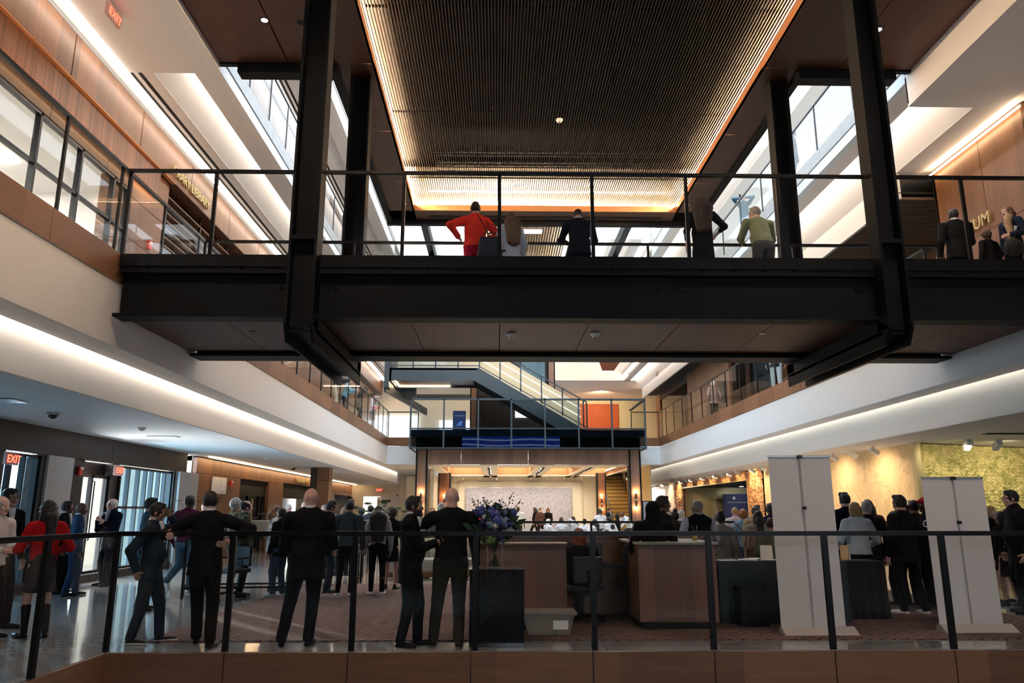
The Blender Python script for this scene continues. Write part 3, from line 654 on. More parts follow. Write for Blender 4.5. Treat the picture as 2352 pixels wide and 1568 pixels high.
# ================================================================ guardrails
rail('r','near glass guardrail at the edge of the main floor',None,[(-4.15,4.0),(-4.15,8.66),(12,8.66)],0,1.24,posts={0:[.45,1.9,3.33,4.66],1:[0,1.26,2.60,3.92,5.21,6.5,7.80,9.12,10.42,11.8,13.1]},pw=.045,hand=.05)
rail('r','glass guardrail along the left level two balcony edge','long level two balcony railings',[(XL,4.3),(XL,36),(-3.75,36)],F2,6.10,posts={0:[k*1.36+.0 for k in range(24)]},pw=.03)
rail('r','glass guardrail along the right level two balcony edge','long level two balcony railings',[(XR,12.9),(XR,36),(6.4,36)],F2,6.12,post_every=1.5,pw=.03)
rail('r','glass guardrail along the left level three balcony edge','long level three balcony railings',[(XL,12.9),(XL,36)],F3,11.2,post_every=1.4,pw=.03)
rail('r','glass guardrail along the right level three balcony edge','long level three balcony railings',[(XR,12.9),(XR,36)],F3,11.2,post_every=1.95,pw=.03)
rail('r','guardrail around the lounge in the middle of the main floor',None,[(-3.75,26),(-2.9,16.5),(8.8,16.4)],0,1.26,posts={0:[k*1.36 for k in range(8)],1:[.02,3.0,4.9,6.7,8.3,9.9,11.6]},pw=.035)
# low wood kerb beside lounge and beige floor
one('wood_kerb',MB().prism_z([(-3.95,26),(-3.07,16.45),(-2.95,16.45),(-3.8,26)],0,.34),'wood_fascia','slanting low wood kerb under the lounge guardrail at left','kerb')
# ================================================================ level 3 sides, ceilings, skylight
struct('wall_left',(lambda mb:[mb.box(-7.0,-6.9,a+.006,a+1.9,F3,13.8) for a in np.arange(6,46.4,1.91)] and mb)(MB()),'wood_wall')
struct('ceiling',MB().box(-6.9,-6.50,6,46.4,13.9,13.96).box(-6.42,-6.35,6,46.4,13.9,13.96).box(-6.27,-6.05,6,46.4,13.9,13.96).box(XL-.5,XL-.16,6,46.4,13.9,13.96).quad((-6.05,6,13.91),(-6.05,46,13.91),(-5.6,46,14.2),(-5.6,6,14.2)),'ceiling_white')
struct('slot_shade_2',MB().box(-6.50,-6.42,6,46.4,13.905,13.94).box(-6.35,-6.27,6,46.4,13.905,13.94),'void_black')  # upper ceiling slots, their darkness put in as black strips
led('cove_light','bright strip above the wood wall on level three left',-6.66,-6.62,6,46,13.86,13.89,'led_white')
edge_left(14.95,14.45,13.9,fm='stone_fascia')
rail('r','glass guardrail high up on the left level four edge','level four railings',[(XL,12.9),(XL,36)],14.95,16.1,post_every=1.6,pw=.03)
window(6,12,44,F3+.1,13.2,11.5,muls=tuple(np.arange(14,44,2.4)),m='glass_clear')
struct('ceiling',MB().box(9.0,11.5,6,46.4,13.4,13.46).quad((8.45,6,14.1),(9.0,6,13.41),(9.0,46.4,13.41),(8.45,46.4,14.1)).quad((8.15,6,14.2),(8.45,6,14.1),(8.45,46.4,14.1),(8.15,46.4,14.2)).box(XR+.16,8.25,6,46.4,13.9,13.96),'white_paint')
led('cove_light','bright strip in the ceiling recess over the right level three walkway',8.22,8.26,12,46,14.0,14.04,'led_recess')
edge_right(14.95,14.45,13.9,fm='stone_fascia',y0=12.83)
struct('floor',MB().box(XR+.02,20,2,46.5,14.7,14.94).box(-13.2,XL-.02,2,46.5,14.7,14.94),'floor_beige')
rail('r','glass guardrail high up on the right level four edge','level four railings',[(XR,12.9),(XR,36)],14.95,16.1,post_every=1.6,pw=.03)
one('window_daylight_panel',MB().box(12.6,12.64,12,45,F3,13.2),'bright_panel','bright daylit window band behind the right level three walkway','window panel')
# far upper spine seen beyond the bridge
t=thing('upper_spine','far black framed soffit with lit slatted wood recess high over the tower','ceiling frame',(1.3,34,14))
MB().box(-3.5,-3.2,30,44,14.1,14.6).box(5.8,6.1,30,44,14.1,14.6).box(-1.3,-1.0,30,44,14.05,14.6).box(3.4,3.7,30,44,14.05,14.6).box(-3.5,6.1,36.5,36.9,13.6,14.1).build('frame','steel_black',t)
mb=MB()
for k in range(34): mb.box(-.9+k*.125,-.9+k*.125+.06,30.2,40,14.35,14.42)
mb.build('slats','wood_slat',t); MB().box(-.9,3.3,30.2,40,14.9,14.92).build('backing','void_black',t)
MB().box(-.95,3.35,39.6,39.7,14.3,14.36).box(-.95,-.9,30.2,39.6,14.44,14.5).box(3.3,3.35,30.2,39.6,14.44,14.5).build('light_strip','led_slat',t)
MB().box(.4,2.0,32.5,32.8,13.9,13.98).build('light_bar','lamp_white',t)
one('skylight_panel',MB().quad((-5.0,30,15.0),(-3.6,30,15.0),(-3.6,44,15.0),(-5.0,44,15.0)).quad((-3.1,30,15),(-1.4,30,15),(-1.4,44,15),(-3.1,44,15)),'bright_panel','bright skylight panes at the far upper left of the atrium','skylight')
one('skylight_panel',MB().quad((3.8,30,15.0),(5.7,30,15.0),(5.7,44,15.0),(3.8,44,15.0)),'bright_panel','bright skylight pane at the far upper right of the atrium','skylight')
struct('wall_back',MB().box(XL,XR,46.42,46.5,9.4,9.9).box(-12,3.2,47.4,47.5,F2,9.4).box(XL,XR,46.5,46.6,9.9,16),'cream_paint')
struct('trim_17',MB().box(-6.5,2.2,47.34,47.4,8.42,8.66),'bronze_dark')
struct('wall_back',MB().box(3.2,20,54.0,54.1,F2,9.5).box(3.1,3.2,47.4,54,F2,9.4),'cream_paint')
struct('wall_back',MB().box(5.6,8.7,53.9,53.98,F2,9.0),'orange_paint')
struct('ceiling',MB().box(XL,20,46.4,58,9.38,9.42).box(-12,XL,46.4,47.5,9.38,9.42),'ceiling_white')
struct('wall_back',MB().box(XL,20,46.3,46.4,9.40,11.5),'white_paint')
spot((7,50,9.2),(7,54,7),500,(1,.65,.3),2.4,1.)  # lamp without a fitting, added for the warm glow at the far end
one('window_daylight_panel',MB().box(-7.6,-4.9,47.2,47.24,5.0,7.3),'bright_panel','bright white window at the far left end of level two','window panel')
one('window_daylight_panel',MB().box(-3.6,-1.7,47.2,47.24,4.95,7.0),'bright_panel','bright white window behind the glazed tower railing','window panel')
# dark hanging slab end seen top right of tower
one('dark_ceiling_slab',MB().prism_z([(3.4,30),(6.6,30),(6.9,44),(6.2,44)],9.6,9.8),'metal_black','black angular ceiling slab above the far white band, right of the tower','slab')
# ================================================================ tower
t=thing('glazed_tower_balcony','dark framed glass balcony box on the far timber portal','balcony',(1.3,32.4,4.07))
MB().box(-3.72,6.38,32.55,36.0,4.60,F2-.005).box(-3.5,6.2,32.9,46,4.07,4.6).build('deck','steel_blue',t)
MB().box(-3.74,6.40,32.40,32.46,4.07,4.12).box(-3.74,6.40,32.40,32.46,4.90,4.95).box(-3.74,6.40,32.38,32.46,6.14,6.22).box(-3.74,-3.66,32.4,36,6.14,6.22).box(6.32,6.4,32.4,36,6.14,6.22).box(-3.74,-3.66,32.4,36,4.07,4.12).box(6.32,6.4,32.4,36,4.07,4.12).build('frame','steel_blue',t)
xp=[-3.70,-2.28,-.81,.61,2.05,3.50,4.93,6.36]
for x in xp: MB().box(x-.035,x+.035,32.38,32.46,4.07,6.2).build('mullion','steel_blue',t)
for a,b in zip(xp[:-1],xp[1:]):
    MB().box(a+.04,b-.04,32.415,32.425,4.95,6.14).build('glass_panel','glass_smoke',t)
    MB().box(a+.04,b-.04,32.415,32.425,4.12,4.90).build('dark_glass_panel','glass_dark',t)
struct('wall_back',MB().box(-3.45,6.15,32.85,32.9,4.1,4.6),'metal_black')
t=thing('timber_portal','wood clad portal with steel edged columns below the glass balcony','portal',(1.3,33,0))
mb=MB()
for x in np.arange(-3.0,5.7,1.45): mb.box(x+.004,min(x+1.45,5.72)-.004,33.0,33.12,3.44,4.07)
mb.build('beam_cladding','wood_beam',t)
for a,b in ((-3.45,-3.03),(5.74,6.18)):
    MB().box(a,b,33.02,33.45,0,4.07).build('column','wood_beam',t)
    MB().box(a-.04,a+.03,32.98,33.5,0,4.07).box(b-.03,b+.04,32.98,33.5,0,4.07).build('steel_edge','steel_black',t)
struct('ceiling',(lambda mb:[mb.box(a,b,33.1,44.4,3.40,3.44) for a,b in ((-3.0,-2.55),(-.75,-.42),(-.30,.03),(1.75,2.05),(2.2,2.5),(3.95,4.2),(4.35,4.6),(6.1,6.2))] and mb.box(-2.98,5.68,33.14,34.2,3.395,3.43).box(-3,6,42.6,44.4,3.40,3.44))(MB()),'cream_paint')
for k,(a,b) in enumerate(((-2.55,-.75),(.03,1.75),(2.5,3.95),(4.6,6.1))):
    t=thing('ceiling_light_well','lit slatted light well in the ceiling below the glass balcony','ceiling light',((a+b)/2,38,3.44),'light wells below the glass balcony')
    MB().box(a,b,34.2,42.6,3.95,3.97).build('glowing_panel','well_glow',t)
    mb=MB()
    for x in np.arange(a+.1,b-.05,.10): mb.box(x,x+.03,34.4,40.5,3.70,3.74)
    mb.build('slats','wood_slat',t); MB().box(a-.02,a,34.2,42.6,3.44,3.97).box(b,b+.02,34.2,42.6,3.44,3.97).box(a,b,42.6,42.62,3.44,3.97).build('lining','wood_lip',t)
for x in (-.36,2.12,4.27):
    mb=MB()
    for k in range(14): mb.ball((x+random.uniform(-.04,.04),34.6+k*.55,3.40),(.05,.12,.04),6,4)
    o=one('ceiling_track_row',mb,'metal_black','dark row of small track fittings between the ceiling light wells','track lights','track rows between the light wells'); o['kind']='stuff'
struct('wall_back',MB().box(-5.2,6.15,44.4,44.5,0,3.44).box(-2.5,-2.42,44.2,44.4,2.95,3.44),'cream_paint')
struct('wall_back',MB().box(-3.46,-3.3,40,46,0,4.07),'cream_paint')
struct('trim_18',MB().box(-2.2,4.9,44.3,44.4,3.05,3.12).box(-2.2,-2.12,44.3,44.4,.1,3.1).box(4.82,4.9,44.3,44.4,.1,3.1),'cream_paint')
t=thing('abstract_artwork','wide pale speckled abstract artwork on the far cream wall','artwork',(1.3,44.2,.3))
MB().box(-1.77,4.27,44.22,44.3,.25,2.80).build('canvas','art_canvas',t); MB().box(-1.80,4.30,44.25,44.31,.22,2.83).build('frame','aluminium',t)
for k in range(8): track_light(-1.9+k*.95,43.2,3.40,(0,.6,-1),'tiny spotlight in the row above the pale artwork','spotlights above the artwork',.03,.12)
for k in range(5): spot((-1.4+k*1.35,42.9,3.25),(-1.4+k*1.35,44.3,1.3),45,(1,.88,.72),1.9,1.)
for a,b,l in ((-3.0,-2.42,'dark wood pier with lit sconce left of the pale artwork'),(5.2,5.62,'dark wood pier with lit sconce beside the gold staircase')):
    t=thing('wood_pier',l,'pier',((a+b)/2,40,0)); MB().box(a,b,39.8,40.2,0,3.42).build('cladding','wood_desk',t); MB().box(a-.03,a+.03,39.77,40.22,0,3.42).box(b-.03,b+.03,39.77,40.22,0,3.42).build('steel_edge','steel_black',t)
def sconce(x,y,z,label,s=1):
    t=thing('wall_sconce',label,'wall lamp',(x,y,z))
    MB().tube([(x,y-.06,z-.28*s),(x,y-.06,z+.28*s)],.028*s,8).build('tube','metal_black',t); MB().lathe((x,y-.06,z),[(.055*s,-.03),(.06*s,0),(.055*s,.03),(0,.03)],10).build('hub','brass_matte',t)
    MB().ball((x,y-.06,z+.33*s),.025*s,6,4).ball((x,y-.06,z-.33*s),.025*s,6,4).build('lamp','lamp_sconce',t)
sconce(-3.24,33.02,1.95,'lit tubular sconce on the left portal column'); sconce(5.96,33.02,1.95,'lit tubular sconce on the right portal column')
sconce(-2.7,39.78,1.85,'lit tubular sconce on the dark pier left of the artwork',.9); sconce(5.41,39.78,1.85,'lit tubular sconce on the dark pier beside the gold stairs',.9)
for x,y in ((-3.24,32.9),(5.96,32.9),(-2.7,39.65),(5.41,39.65)):
    for dz in (.33,-.33):
        l=bpy.data.lights.new('sconce','POINT'); l.energy=9; l.color=(1,.6,.3); l.shadow_soft_size=.03; o=bpy.data.objects.new('sconce_glow',l); C.objects.link(o); o.location=(x,y,1.95+dz)
# gold staircase right
t=thing('gold_staircase','straight gold coloured staircase rising between dark piers','staircase',(6.4,38,0))
mb=MB()
for k in range(18): mb.box(5.72,7.25,38.2+k*.40,38.2+(k+1)*.40+.02,0,.205*(k+1))
mb.build('steps','gold_steps',t)
mb=MB()
for k in range(18): mb.box(5.72,7.25,38.19+k*.40,38.21+k*.40,.205*(k+1)-.03,.205*(k+1)+.002)
mb.build('nosings','bronze_dark',t)
MB().bar((7.22,38.2,1.15),(7.22,45.4,4.85),.05,.06).bar((5.75,38.2,1.15),(5.75,45.4,4.85),.05,.06).build('handrail','metal_black',t)
mb=MB()
for k in range(7): mb.bar((7.22,38.2+k*1.2,.1+k*.61),(7.22,38.2+k*1.2,1.15+k*.61),.04,.04)
mb.build('balusters','metal_black',t)
struct('wall_back',MB().box(7.28,7.36,36.5,46.4,0,3.7).box(5.6,7.3,46.3,46.4,0,4.8),'gold_wallm')
# upper stair inside the tower
t=thing('steel_staircase','blue black steel staircase climbing from the glass balcony to the upper landing','staircase',(-.8,33.3,4.9))
yA,yB=33.2,35.2
kT,kB=(-.82,7.70),(-.99,7.12)
def strg(y): return MB().prism_y([(-4.78,7.12),(-1.0,7.12),(2.85,4.90),(3.95,4.90),(-.82,7.70),(-4.78,7.70)],y,y+.06)
strg(yA).build('front_stringer','steel_blue',t); strg(yB).build('rear_stringer','steel_blue',t)
MB().box(-4.78,-4.7,yA,yB,7.12,7.7).box(-4.70,-.9,yA,yB,7.60,7.68).build('landing','steel_blue',t)
MB().box(-4.7,-1.05,yA+.1,yB-.05,7.20,7.24).build('landing_soffit','wood_soffit_x',t)
MB().box(-4.62,-4.56,yA+.1,yB-.1,7.16,7.19).box(-4.55,-2.2,yB-.12,yB-.08,7.16,7.19).build('light_strip','led_warm',t)
mb=MB(); nst=17
for k in range(nst):
    x=3.75-k*.27; z=4.95+k*.162; mb.box(x-.29,x,yA+.06,yB,z-.02,z+.02).box(x-.29,x-.27,yA+.06,yB,z,z+.162)
mb.build('steps','cream_paint',t)
fr=MB(); gl=MB()
px=[-4.76,-3.75,-2.75,-1.75,-.80]
for x in px: fr.box(x-.03,x+.03,yA-.02,yA+.03,7.7,8.95)
fr.box(-4.78,-.8,yA-.02,yA+.03,7.78,7.82).box(-4.78,-.8,yA-.02,yA+.03,8.92,8.97)
for a,b in zip(px[:-1],px[1:]): gl.box(a+.03,b-.03,yA,yA+.01,7.84,8.92)
sl=(4.97-7.70)/(3.95+.82)
xs_=[-.80+.92*k for k in range(6)]+[3.95]
for a,b in zip(xs_[:-1],xs_[1:]):
    za,zb=7.70+(a+.82)*sl,7.70+(b+.82)*sl
    fr.prism_y([(a,za+.06),(b,zb+.06),(b,zb+.10),(a,za+.10)],yA-.02,yA+.03).prism_y([(a,za+1.18),(b,zb+1.18),(b,zb+1.24),(a,za+1.24)],yA-.02,yA+.03)
    fr.box(b-.03,b+.03,yA-.02,yA+.03,zb,zb+1.2)
    gl._add([(a+.03,yA,za+.1),(b-.03,yA,zb+.1),(b-.03,yA,zb+1.18),(a+.03,yA,za+1.18)],[(0,1,2,3)])
fr.build('railing_frame','steel_blue',t); gl.build('railing_glass','glass_clear',t)
MB().prism_y([(-.8,7.70+.75),(3.9,5.0+.75),(3.9,5.0+.79),(-.8,7.70+.79)],yB-.02,yB).prism_y([(-.8,7.70+1.15),(3.9,5.0+1.15),(3.9,5.0+1.18),(-.8,7.70+1.18)],yB-.02,yB).build('light_strip','led_stair',t)
struct('wall_back',MB().prism_y([(-.8,7.2),(3.9,4.9),(3.9,6.4),(-.8,9.2),(-4.7,9.2),(-4.7,7.75),(-.8,7.75)],yB+.1,yB+.16),'stair_wall')
MB().box(-5.0,-4.78,33.1,36,6.8,12).box(-4.98,-3.9,36.0,36.4,6.8,7.3).build('hanger','steel_blue',t)
MB().bar((-4.95,33.2,6.78),(-3.75,40.0,6.6),.1,.35).build('side_beam','steel_blue',t)
# tower core
t=thing('tower_core','dark lift core with wood edge posts and blue curtain glass behind the stair','core',(1.3,37,4.9))
MB().box(-1.0,2.6,38.0,40,F2,14).build('dark_body','bronze_dark',t)
for x in (-1.3,2.6): MB().box(x-.06,x,37.7,38,F2,14).box(x+.26,x+.32,37.7,38,F2,14).build('steel_edge','steel_black',t); MB().box(x,x+.26,37.75,38,F2,14).build('wood_post','wood_beam',t)
mb=MB()
for k in range(16): mb.tube([(1.25+k*.075,37.85,7.6),(1.25+k*.075,37.85,11.5)],.03,6)
mb.build('curtain_upper','curtain_blue',t)
mb=MB()
for k in range(18): mb.tube([(-.85+k*.09,37.85,F2),(-.85+k*.09,37.85,7.2)],.035,6)
mb.build('curtain_lower','bronze_dark',t)
MB().box(.9,2.0,37.80,37.84,6.05,7.0).build('bright_window','bright_panel',t)
# kiosk, panel items on the tower balcony
t=thing('digital_kiosk','dark blue digital information kiosk behind the glass balcony','kiosk',(-1.7,33.0,4.9))
MB().box(-1.93,-1.37,33.0,33.06,4.9,5.75).build('frame','metal_black',t); MB().box(-1.90,-1.40,32.985,33.0,4.95,5.72).build('display','kiosk_blue',t)
text('lettering','HOWARD UNIVERSITY',.045,(-1.87,32.98,5.52),(PI/2,0,0),'paper_white',t,ext=.001)
MB().prism_y([(-1.78,5.1),(-1.55,5.1),(-1.5,5.32),(-1.68,5.25)],32.975,32.98).build('graphic','tv_glow',t)
# fire alarms, exits
def exit_sign(x,y,z,rot,label,w=.36,m=False):
    t=thing('exit_sign',label,'exit sign',(x,y,z))
    c,s=math.cos(rot),math.sin(rot)
    MB().obox((x,y,z+.1),(c*w/2,s*w/2,0),(-s*.025,c*.025,0),(0,0,.11)).build('housing','exit_body',t)
    text('lettering','EXIT',.19,(x-c*w*.42+s*.03,y-s*w*.42-c*.03,z+.03),(PI/2,0,rot),'exit_red',t,ext=.002)
    return t
exit_sign(-8.5,17.4,2.26,PI/2,'red lit exit sign above the glazed doors at left')
exit_sign(-8.5,13.55,2.26,PI/2,'red lit exit sign cut by the left edge of the view')
exit_sign(-7.0,46.2,2.62,0,'red lit exit sign above the white door at the far end',.5)
exit_sign(-5.9,36.6,6.3,0,'red lit exit sign at the far end of the left level two balcony',.5)
exit_sign(-6.2,10.86,9.14,PI/2,'red lit exit sign hanging from the white ceiling at upper left',.42)
exit_sign(8.6,40,8.6,PI/2,'red lit exit sign on the far right level two ceiling',.5)
def alarm(x,y,z,ax,label):
    t=thing('fire_alarm',label,'fire alarm',(x,y,z))
    d=Vector(ax); s_=Vector((-d.y,d.x,0))
    MB().obox((x,y,z),d*.03,s_*.06,(0,0,.09)).build('body','red_plastic',t,bevel=.008); MB().obox(Vector((x,y,z+.05))+d*.035,d*.015,s_*.045,(0,0,.02)).build('strobe','white_plastic',t)
alarm(-8.66,16.12,2.28,(1,0,0),'red fire alarm on the dark pier left of the glazed doors')
alarm(-8.66,25.3,2.35,(1,0,0),'red fire alarm on the wood wall above the grey haired man')
alarm(-7.31,15.2,6.9,(1,0,0),'red fire alarm on the wood pilaster at upper left')
alarm(9.77,13.75,6.35,(-1,0,0),'red fire alarm below the ATRIUM lettering')
one('wall_plaque',MB().box(-8.68,-8.64,23.6,24.8,2.0,2.5).box(-8.66,-8.62,24.25,24.75,2.1,2.5),'white_plastic','pale square notice on the wood wall behind the leaning man','plaque')
t=thing('wall_lettering','small gold lettering on the wood wall left of the clad column','sign',(-8.66,33,2.66)); text('lettering','FOUNDERS WAY',.26,(-8.64,33.4,2.70),(PI/2,0,PI/2),'brass_matte',t,ext=.03)
# ceiling devices ground left
def dome(x,y,z,label):
    t=thing('camera_dome',label,'security camera',(x,y,z)); MB().lathe((x,y,z),[(.10,0),(.10,-.03),(.075,-.04)],16).build('housing','aluminium',t); MB().ball((x,y,z-.045),(.07,.07,.06),12,8).build('dome','black_plastic',t,smooth=True)
dome(-7.3,12.56,3.04,'dark dome camera on the ceiling at lower left'); dome(-7.44,28.2,3.04,'dark dome camera on the ceiling near the clad column'); dome(10.9,18.0,3.0,'dark dome camera on the ceiling before the green gold relief')
smoke(-6.87,14.8,3.04,'white smoke detector on the ceiling left of the cove'); smoke(-6.95,23.2,3.04,'white smoke detector on the ceiling above the wood wall')
one('ceiling_vent',MB().box(-7.45,-6.95,10.9,11.3,3.02,3.038),'aluminium','grey slot vent on the ceiling at the left edge','vent'); one('ceiling_vent',MB().box(-7.5,-6.9,16.4,16.7,3.02,3.038),'ceiling_white','white square vent on the ceiling behind the dome camera','vent')
mb=MB()
for k in range(2): mb.box(9.9+k*2.2,11.6+k*2.2,15.1+k*.1,15.16+k*.1,2.99,3.0).box(9.9+k*2.2,11.6+k*2.2,15.26+k*.1,15.32+k*.1,2.99,3.0)
one('ceiling_vent',mb,'void_black','pair of dark linear slot vents on the right ground ceiling','vent')

# ---- unseen shell behind the viewpoint, added to keep the near side dark
struct('wall_front',MB().box(-16,0,-9.2,-9,-4,16).box(0,13,-9.2,-9,4.5,16).box(0,13,-9.2,-9,-4,2.4).box(13,20,-9.2,-9,-4,16),'bronze_dark')  # opening in this unseen wall is shaped to let cool sky fill in
struct('ceiling',MB().box(-16,20,-9,5,9.53,9.6).box(-16,-5.2,-9,2,4.6,4.88),'wood_soffit')
struct('floor',MB().box(-16,20,-9,2.4,-.4,0),'floor_stone')
struct('floor',MB().box(-16,20,-9,9,-4.1,-4),'floor_stone')
struct('wall_right',MB().box(20,20.2,-9,58,-4,16),'cream_paint')
struct('wall_left',MB().box(-13.2,-13.0,-9,4.5,0,16).box(-13.2,-13.0,15.5,46.5,4.9,16),'cream_paint')

for x,y in ((-3.95,11.35),(6.52,11.4)): spot((x,y,9.48),(x,y,0),160,(1,.9,.8),1.5)

# blue media wall behind the dark lower glass of the tower balcony
t=thing('media_screen','blue and white wavy lit screen behind the dark glass of the tower balcony','screen',(.6,32.8,4.1))
MB().box(-1.5,2.7,32.70,32.76,4.13,4.86).build('display','media_blue',t); MB().box(-1.55,2.75,32.76,32.80,4.1,4.9).build('frame','metal_black',t)
def sun(az,el,e,col,ang):
    l=bpy.data.lights.new('sun','SUN'); l.energy=e; l.color=col; l.angle=ang; o=bpy.data.objects.new('low_sun',l); C.objects.link(o)
    d=Vector((math.cos(el)*math.cos(az),math.cos(el)*math.sin(az),-math.sin(el))); o.rotation_euler=d.to_track_quat('-Z','Y').to_euler()
sun(math.radians(-48),math.radians(9),2.2,(1,.93,.85),math.radians(1))
def area(x,y,z,sx,sz,e,col,rot):
    l=bpy.data.lights.new('daylight','AREA'); l.shape='RECTANGLE'; l.size=sx; l.size_y=sz; l.energy=e; l.color=col; o=bpy.data.objects.new('window_daylight',l); C.objects.link(o); o.location=(x,y,z); o.rotation_euler=rot
area(-10.2,17.5,1.5,9,2.6,1300,(.88,.95,1),(0,-PI/2-.3,0))  # area lamp added outside the left windows to brighten floor and ceiling

struct('ceiling',MB().box(XL,XR,38,47,15.6,15.7),'ceiling_white')  # roof piece added to keep sky light off the far white wall
# ================================================================ FURNITURE AND OBJECTS
# black marble pedestal with flowers
def marble():
    m,nt,b=nm('black_marble'); setp(b,rough=.12)
    v=coords(nt,(2.2,2.2,2.2),(.4,.3,.6)); n=N(nt,'ShaderNodeTexNoise'); n.inputs['Scale'].default_value=1.6; n.inputs['Detail'].default_value=8; n.inputs['Distortion'].default_value=1.5; nt.links.new(v,n.inputs['Vector'])
    cr=N(nt,'ShaderNodeValToRGB'); e=cr.color_ramp.elements; e[0].position=.497; e[0].color=(.008,.008,.009,1); e[1].position=.5; e[1].color=(.22,.21,.2,1); k=e.new(.503); k.color=(.008,.008,.009,1); e[1].color=(.10,.10,.095,1)
    nt.links.new(n.outputs['Fac'],cr.inputs[0]); nt.links.new(cr.outputs[0],b.inputs['Base Color'])
marble()
t=thing('marble_pedestal','black veined marble pedestal block behind the railing carrying the flowers','pedestal',(0,9.1,0))
MB().box(-.30,.31,8.86,9.40,.0,.79).build('body','black_marble',t,bevel=.004); MB().box(-.31,.32,8.85,9.41,.79,.82).build('top_slab','black_marble',t,bevel=.004)
t=thing('reception_desk','dark wood reception desk with a long raised back panel','desk',(.8,10.8,0))
MB().box(-.31,.89,10.0,10.06,.10,1.03).box(-.31,-.26,10.06,11.2,.1,1.03).box(.83,.89,10.06,10.32,.1,1.03).build('left_unit','wood_desk',t,bevel=.004)
MB().box(-.34,.91,9.97,10.34,1.03,1.06).build('left_worktop','wood_desk',t,bevel=.003)
MB().box(1.80,2.80,9.98,10.04,.10,1.04).box(2.74,2.80,10.04,11.3,.1,1.04).box(1.80,1.86,10.04,10.7,.1,1.04).build('right_unit','wood_desk',t,bevel=.004)
MB().box(1.78,2.83,9.95,11.4,1.04,1.07).build('right_worktop','stone_fascia',t,bevel=.003)
MB().box(.05,3.1,11.45,11.52,0,1.09).build('back_panel','wood_desk',t,bevel=.004)
MB().box(.03,3.12,11.42,11.6,1.09,1.12).build('back_cap','wood_desk',t); MB().box(1.85,2.75,10.05,11.3,0,.10).box(-.26,.83,10.06,10.3,0,.1).build('plinth','metal_black',t)
MB().box(.9,1.75,10.9,11.4,.70,.74).build('inner_worktop','metal_black',t)
for z in (.62,.74):
    MB().box(-.02,.08,9.985,10.0,z,z+.012).build('drawer_pull','chrome',t)
t=thing('computer_monitor','dark computer monitor on the inner reception worktop','monitor',(1.25,11.15,.74))
MB().box(1.0,1.5,11.14,11.17,.82,1.03).build('screen','black_plastic',t,bevel=.005); MB().tube([(1.25,11.2,.74),(1.25,11.19,.9)],.02,8).build('stand','chrome',t)
# glass vase and bouquet
t=thing('glass_vase','clear cylindrical glass vase on the black marble pedestal','vase',(-.02,9.05,.82))
MB().lathe((-.02,9.05,.822),[(0,0),(.095,0),(.095,.30),(.088,.30),(.088,.02),(0,.02)],24).build('vessel','glass_clear',t,smooth=True)
mb=MB()
for k in range(14):
    a=k*2.4; mb.tube([(-.02+.05*math.cos(a),9.05+.05*math.sin(a),.84),(-.02-.06*math.cos(a),9.05-.06*math.sin(a),1.16)],.006,5)
mb.build('stems','leaf_mid',t)
t=thing('flower_bouquet','big bouquet of blue and cream flowers with wispy green stems in the glass vase','flowers',(-.02,9.05,1.2))
fc=Vector((-.02,9.05,1.31))
def blossom(mb,c,r,n=26):
    for k in range(n):
        d=Vector((random.gauss(0,1),random.gauss(0,1),random.gauss(0,1))).normalized()
        p=c+d*r*random.uniform(.7,1); a=d.orthogonal().normalized()*r*.30; b_=d.cross(a).normalized()*r*.30
        mb.quad(p-a,p-b_,p+a+d*r*.08,p+b_)
def pos(rad=1.0):
    d=Vector((random.gauss(0,1),random.gauss(0,.8),random.gauss(0,.9))).normalized(); return fc+Vector((d.x*.21,d.y*.19,d.z*.17))*rad
for nm_,mt,cnt,r0 in (('blue_hydrangea','petal_blue',12,.07),('violet_blossom','petal_violet',14,.045),('cream_rose','petal_cream',9,.042),('green_hydrangea','petal_green',5,.065),('pale_blossom','petal_pale',8,.055)):
    for k in range(cnt):
        mb=MB(); p=pos(random.uniform(.75,1.02))
        if nm_=='green_hydrangea': p.z=fc.z-.13+random.uniform(-.05,.05)
        if nm_=='blue_hydrangea': p.z=fc.z+random.uniform(-.02,.15)
        mb.ball(p,r0*.7,10,7); blossom(mb,p,r0,60); mb.build(nm_,mt,t)
mb=MB()
for k in range(200):
    p=pos(random.uniform(.8,1.0)); d=(p-fc).normalized(); s_=d.cross(Vector((random.random(),random.random(),random.random()))).normalized()*.022; L=random.uniform(.05,.10)
    mb.quad(p-s_*.2,p+d*L*.5-s_,p+d*L,p+d*L*.5+s_)
mb.build('foliage','leaf_dark',t)
mb=MB()
for k in range(11):
    a=random.uniform(-1,1); p0=fc+Vector((a*.15,random.uniform(-.1,.1),.10)); p1=p0+Vector((a*.12,0,random.uniform(.08,.2))); p2=p1+Vector((random.uniform(-.03,.05),0,random.uniform(.0,.08)))
    mb.tube([p0,(p0+p1)/2+Vector((.02,0,.02)),p1,p2],.0035,5)
    for q_ in range(7):
        u=p1.lerp(p2,random.random())+Vector((random.uniform(-.03,.03),0,random.uniform(-.08,.03))); mb.ball(u,.009,5,4)
mb.build('wispy_stem','leaf_dark',t)
mb=MB()
for a in (-.5,-.28,.3,.46,.1,-.12):
    p=fc+Vector((a*.45,-.10,-.05+random.uniform(-.1,.1))); d=Vector((a,-.2,random.uniform(.1,.5))).normalized(); s_=d.cross(Vector((0,1,0))).normalized()*.035
    mb.quad(p,p+d*.12-s_,p+d*.19,p+d*.1+s_)
mb.build('broad_leaf','leaf_mid',t)
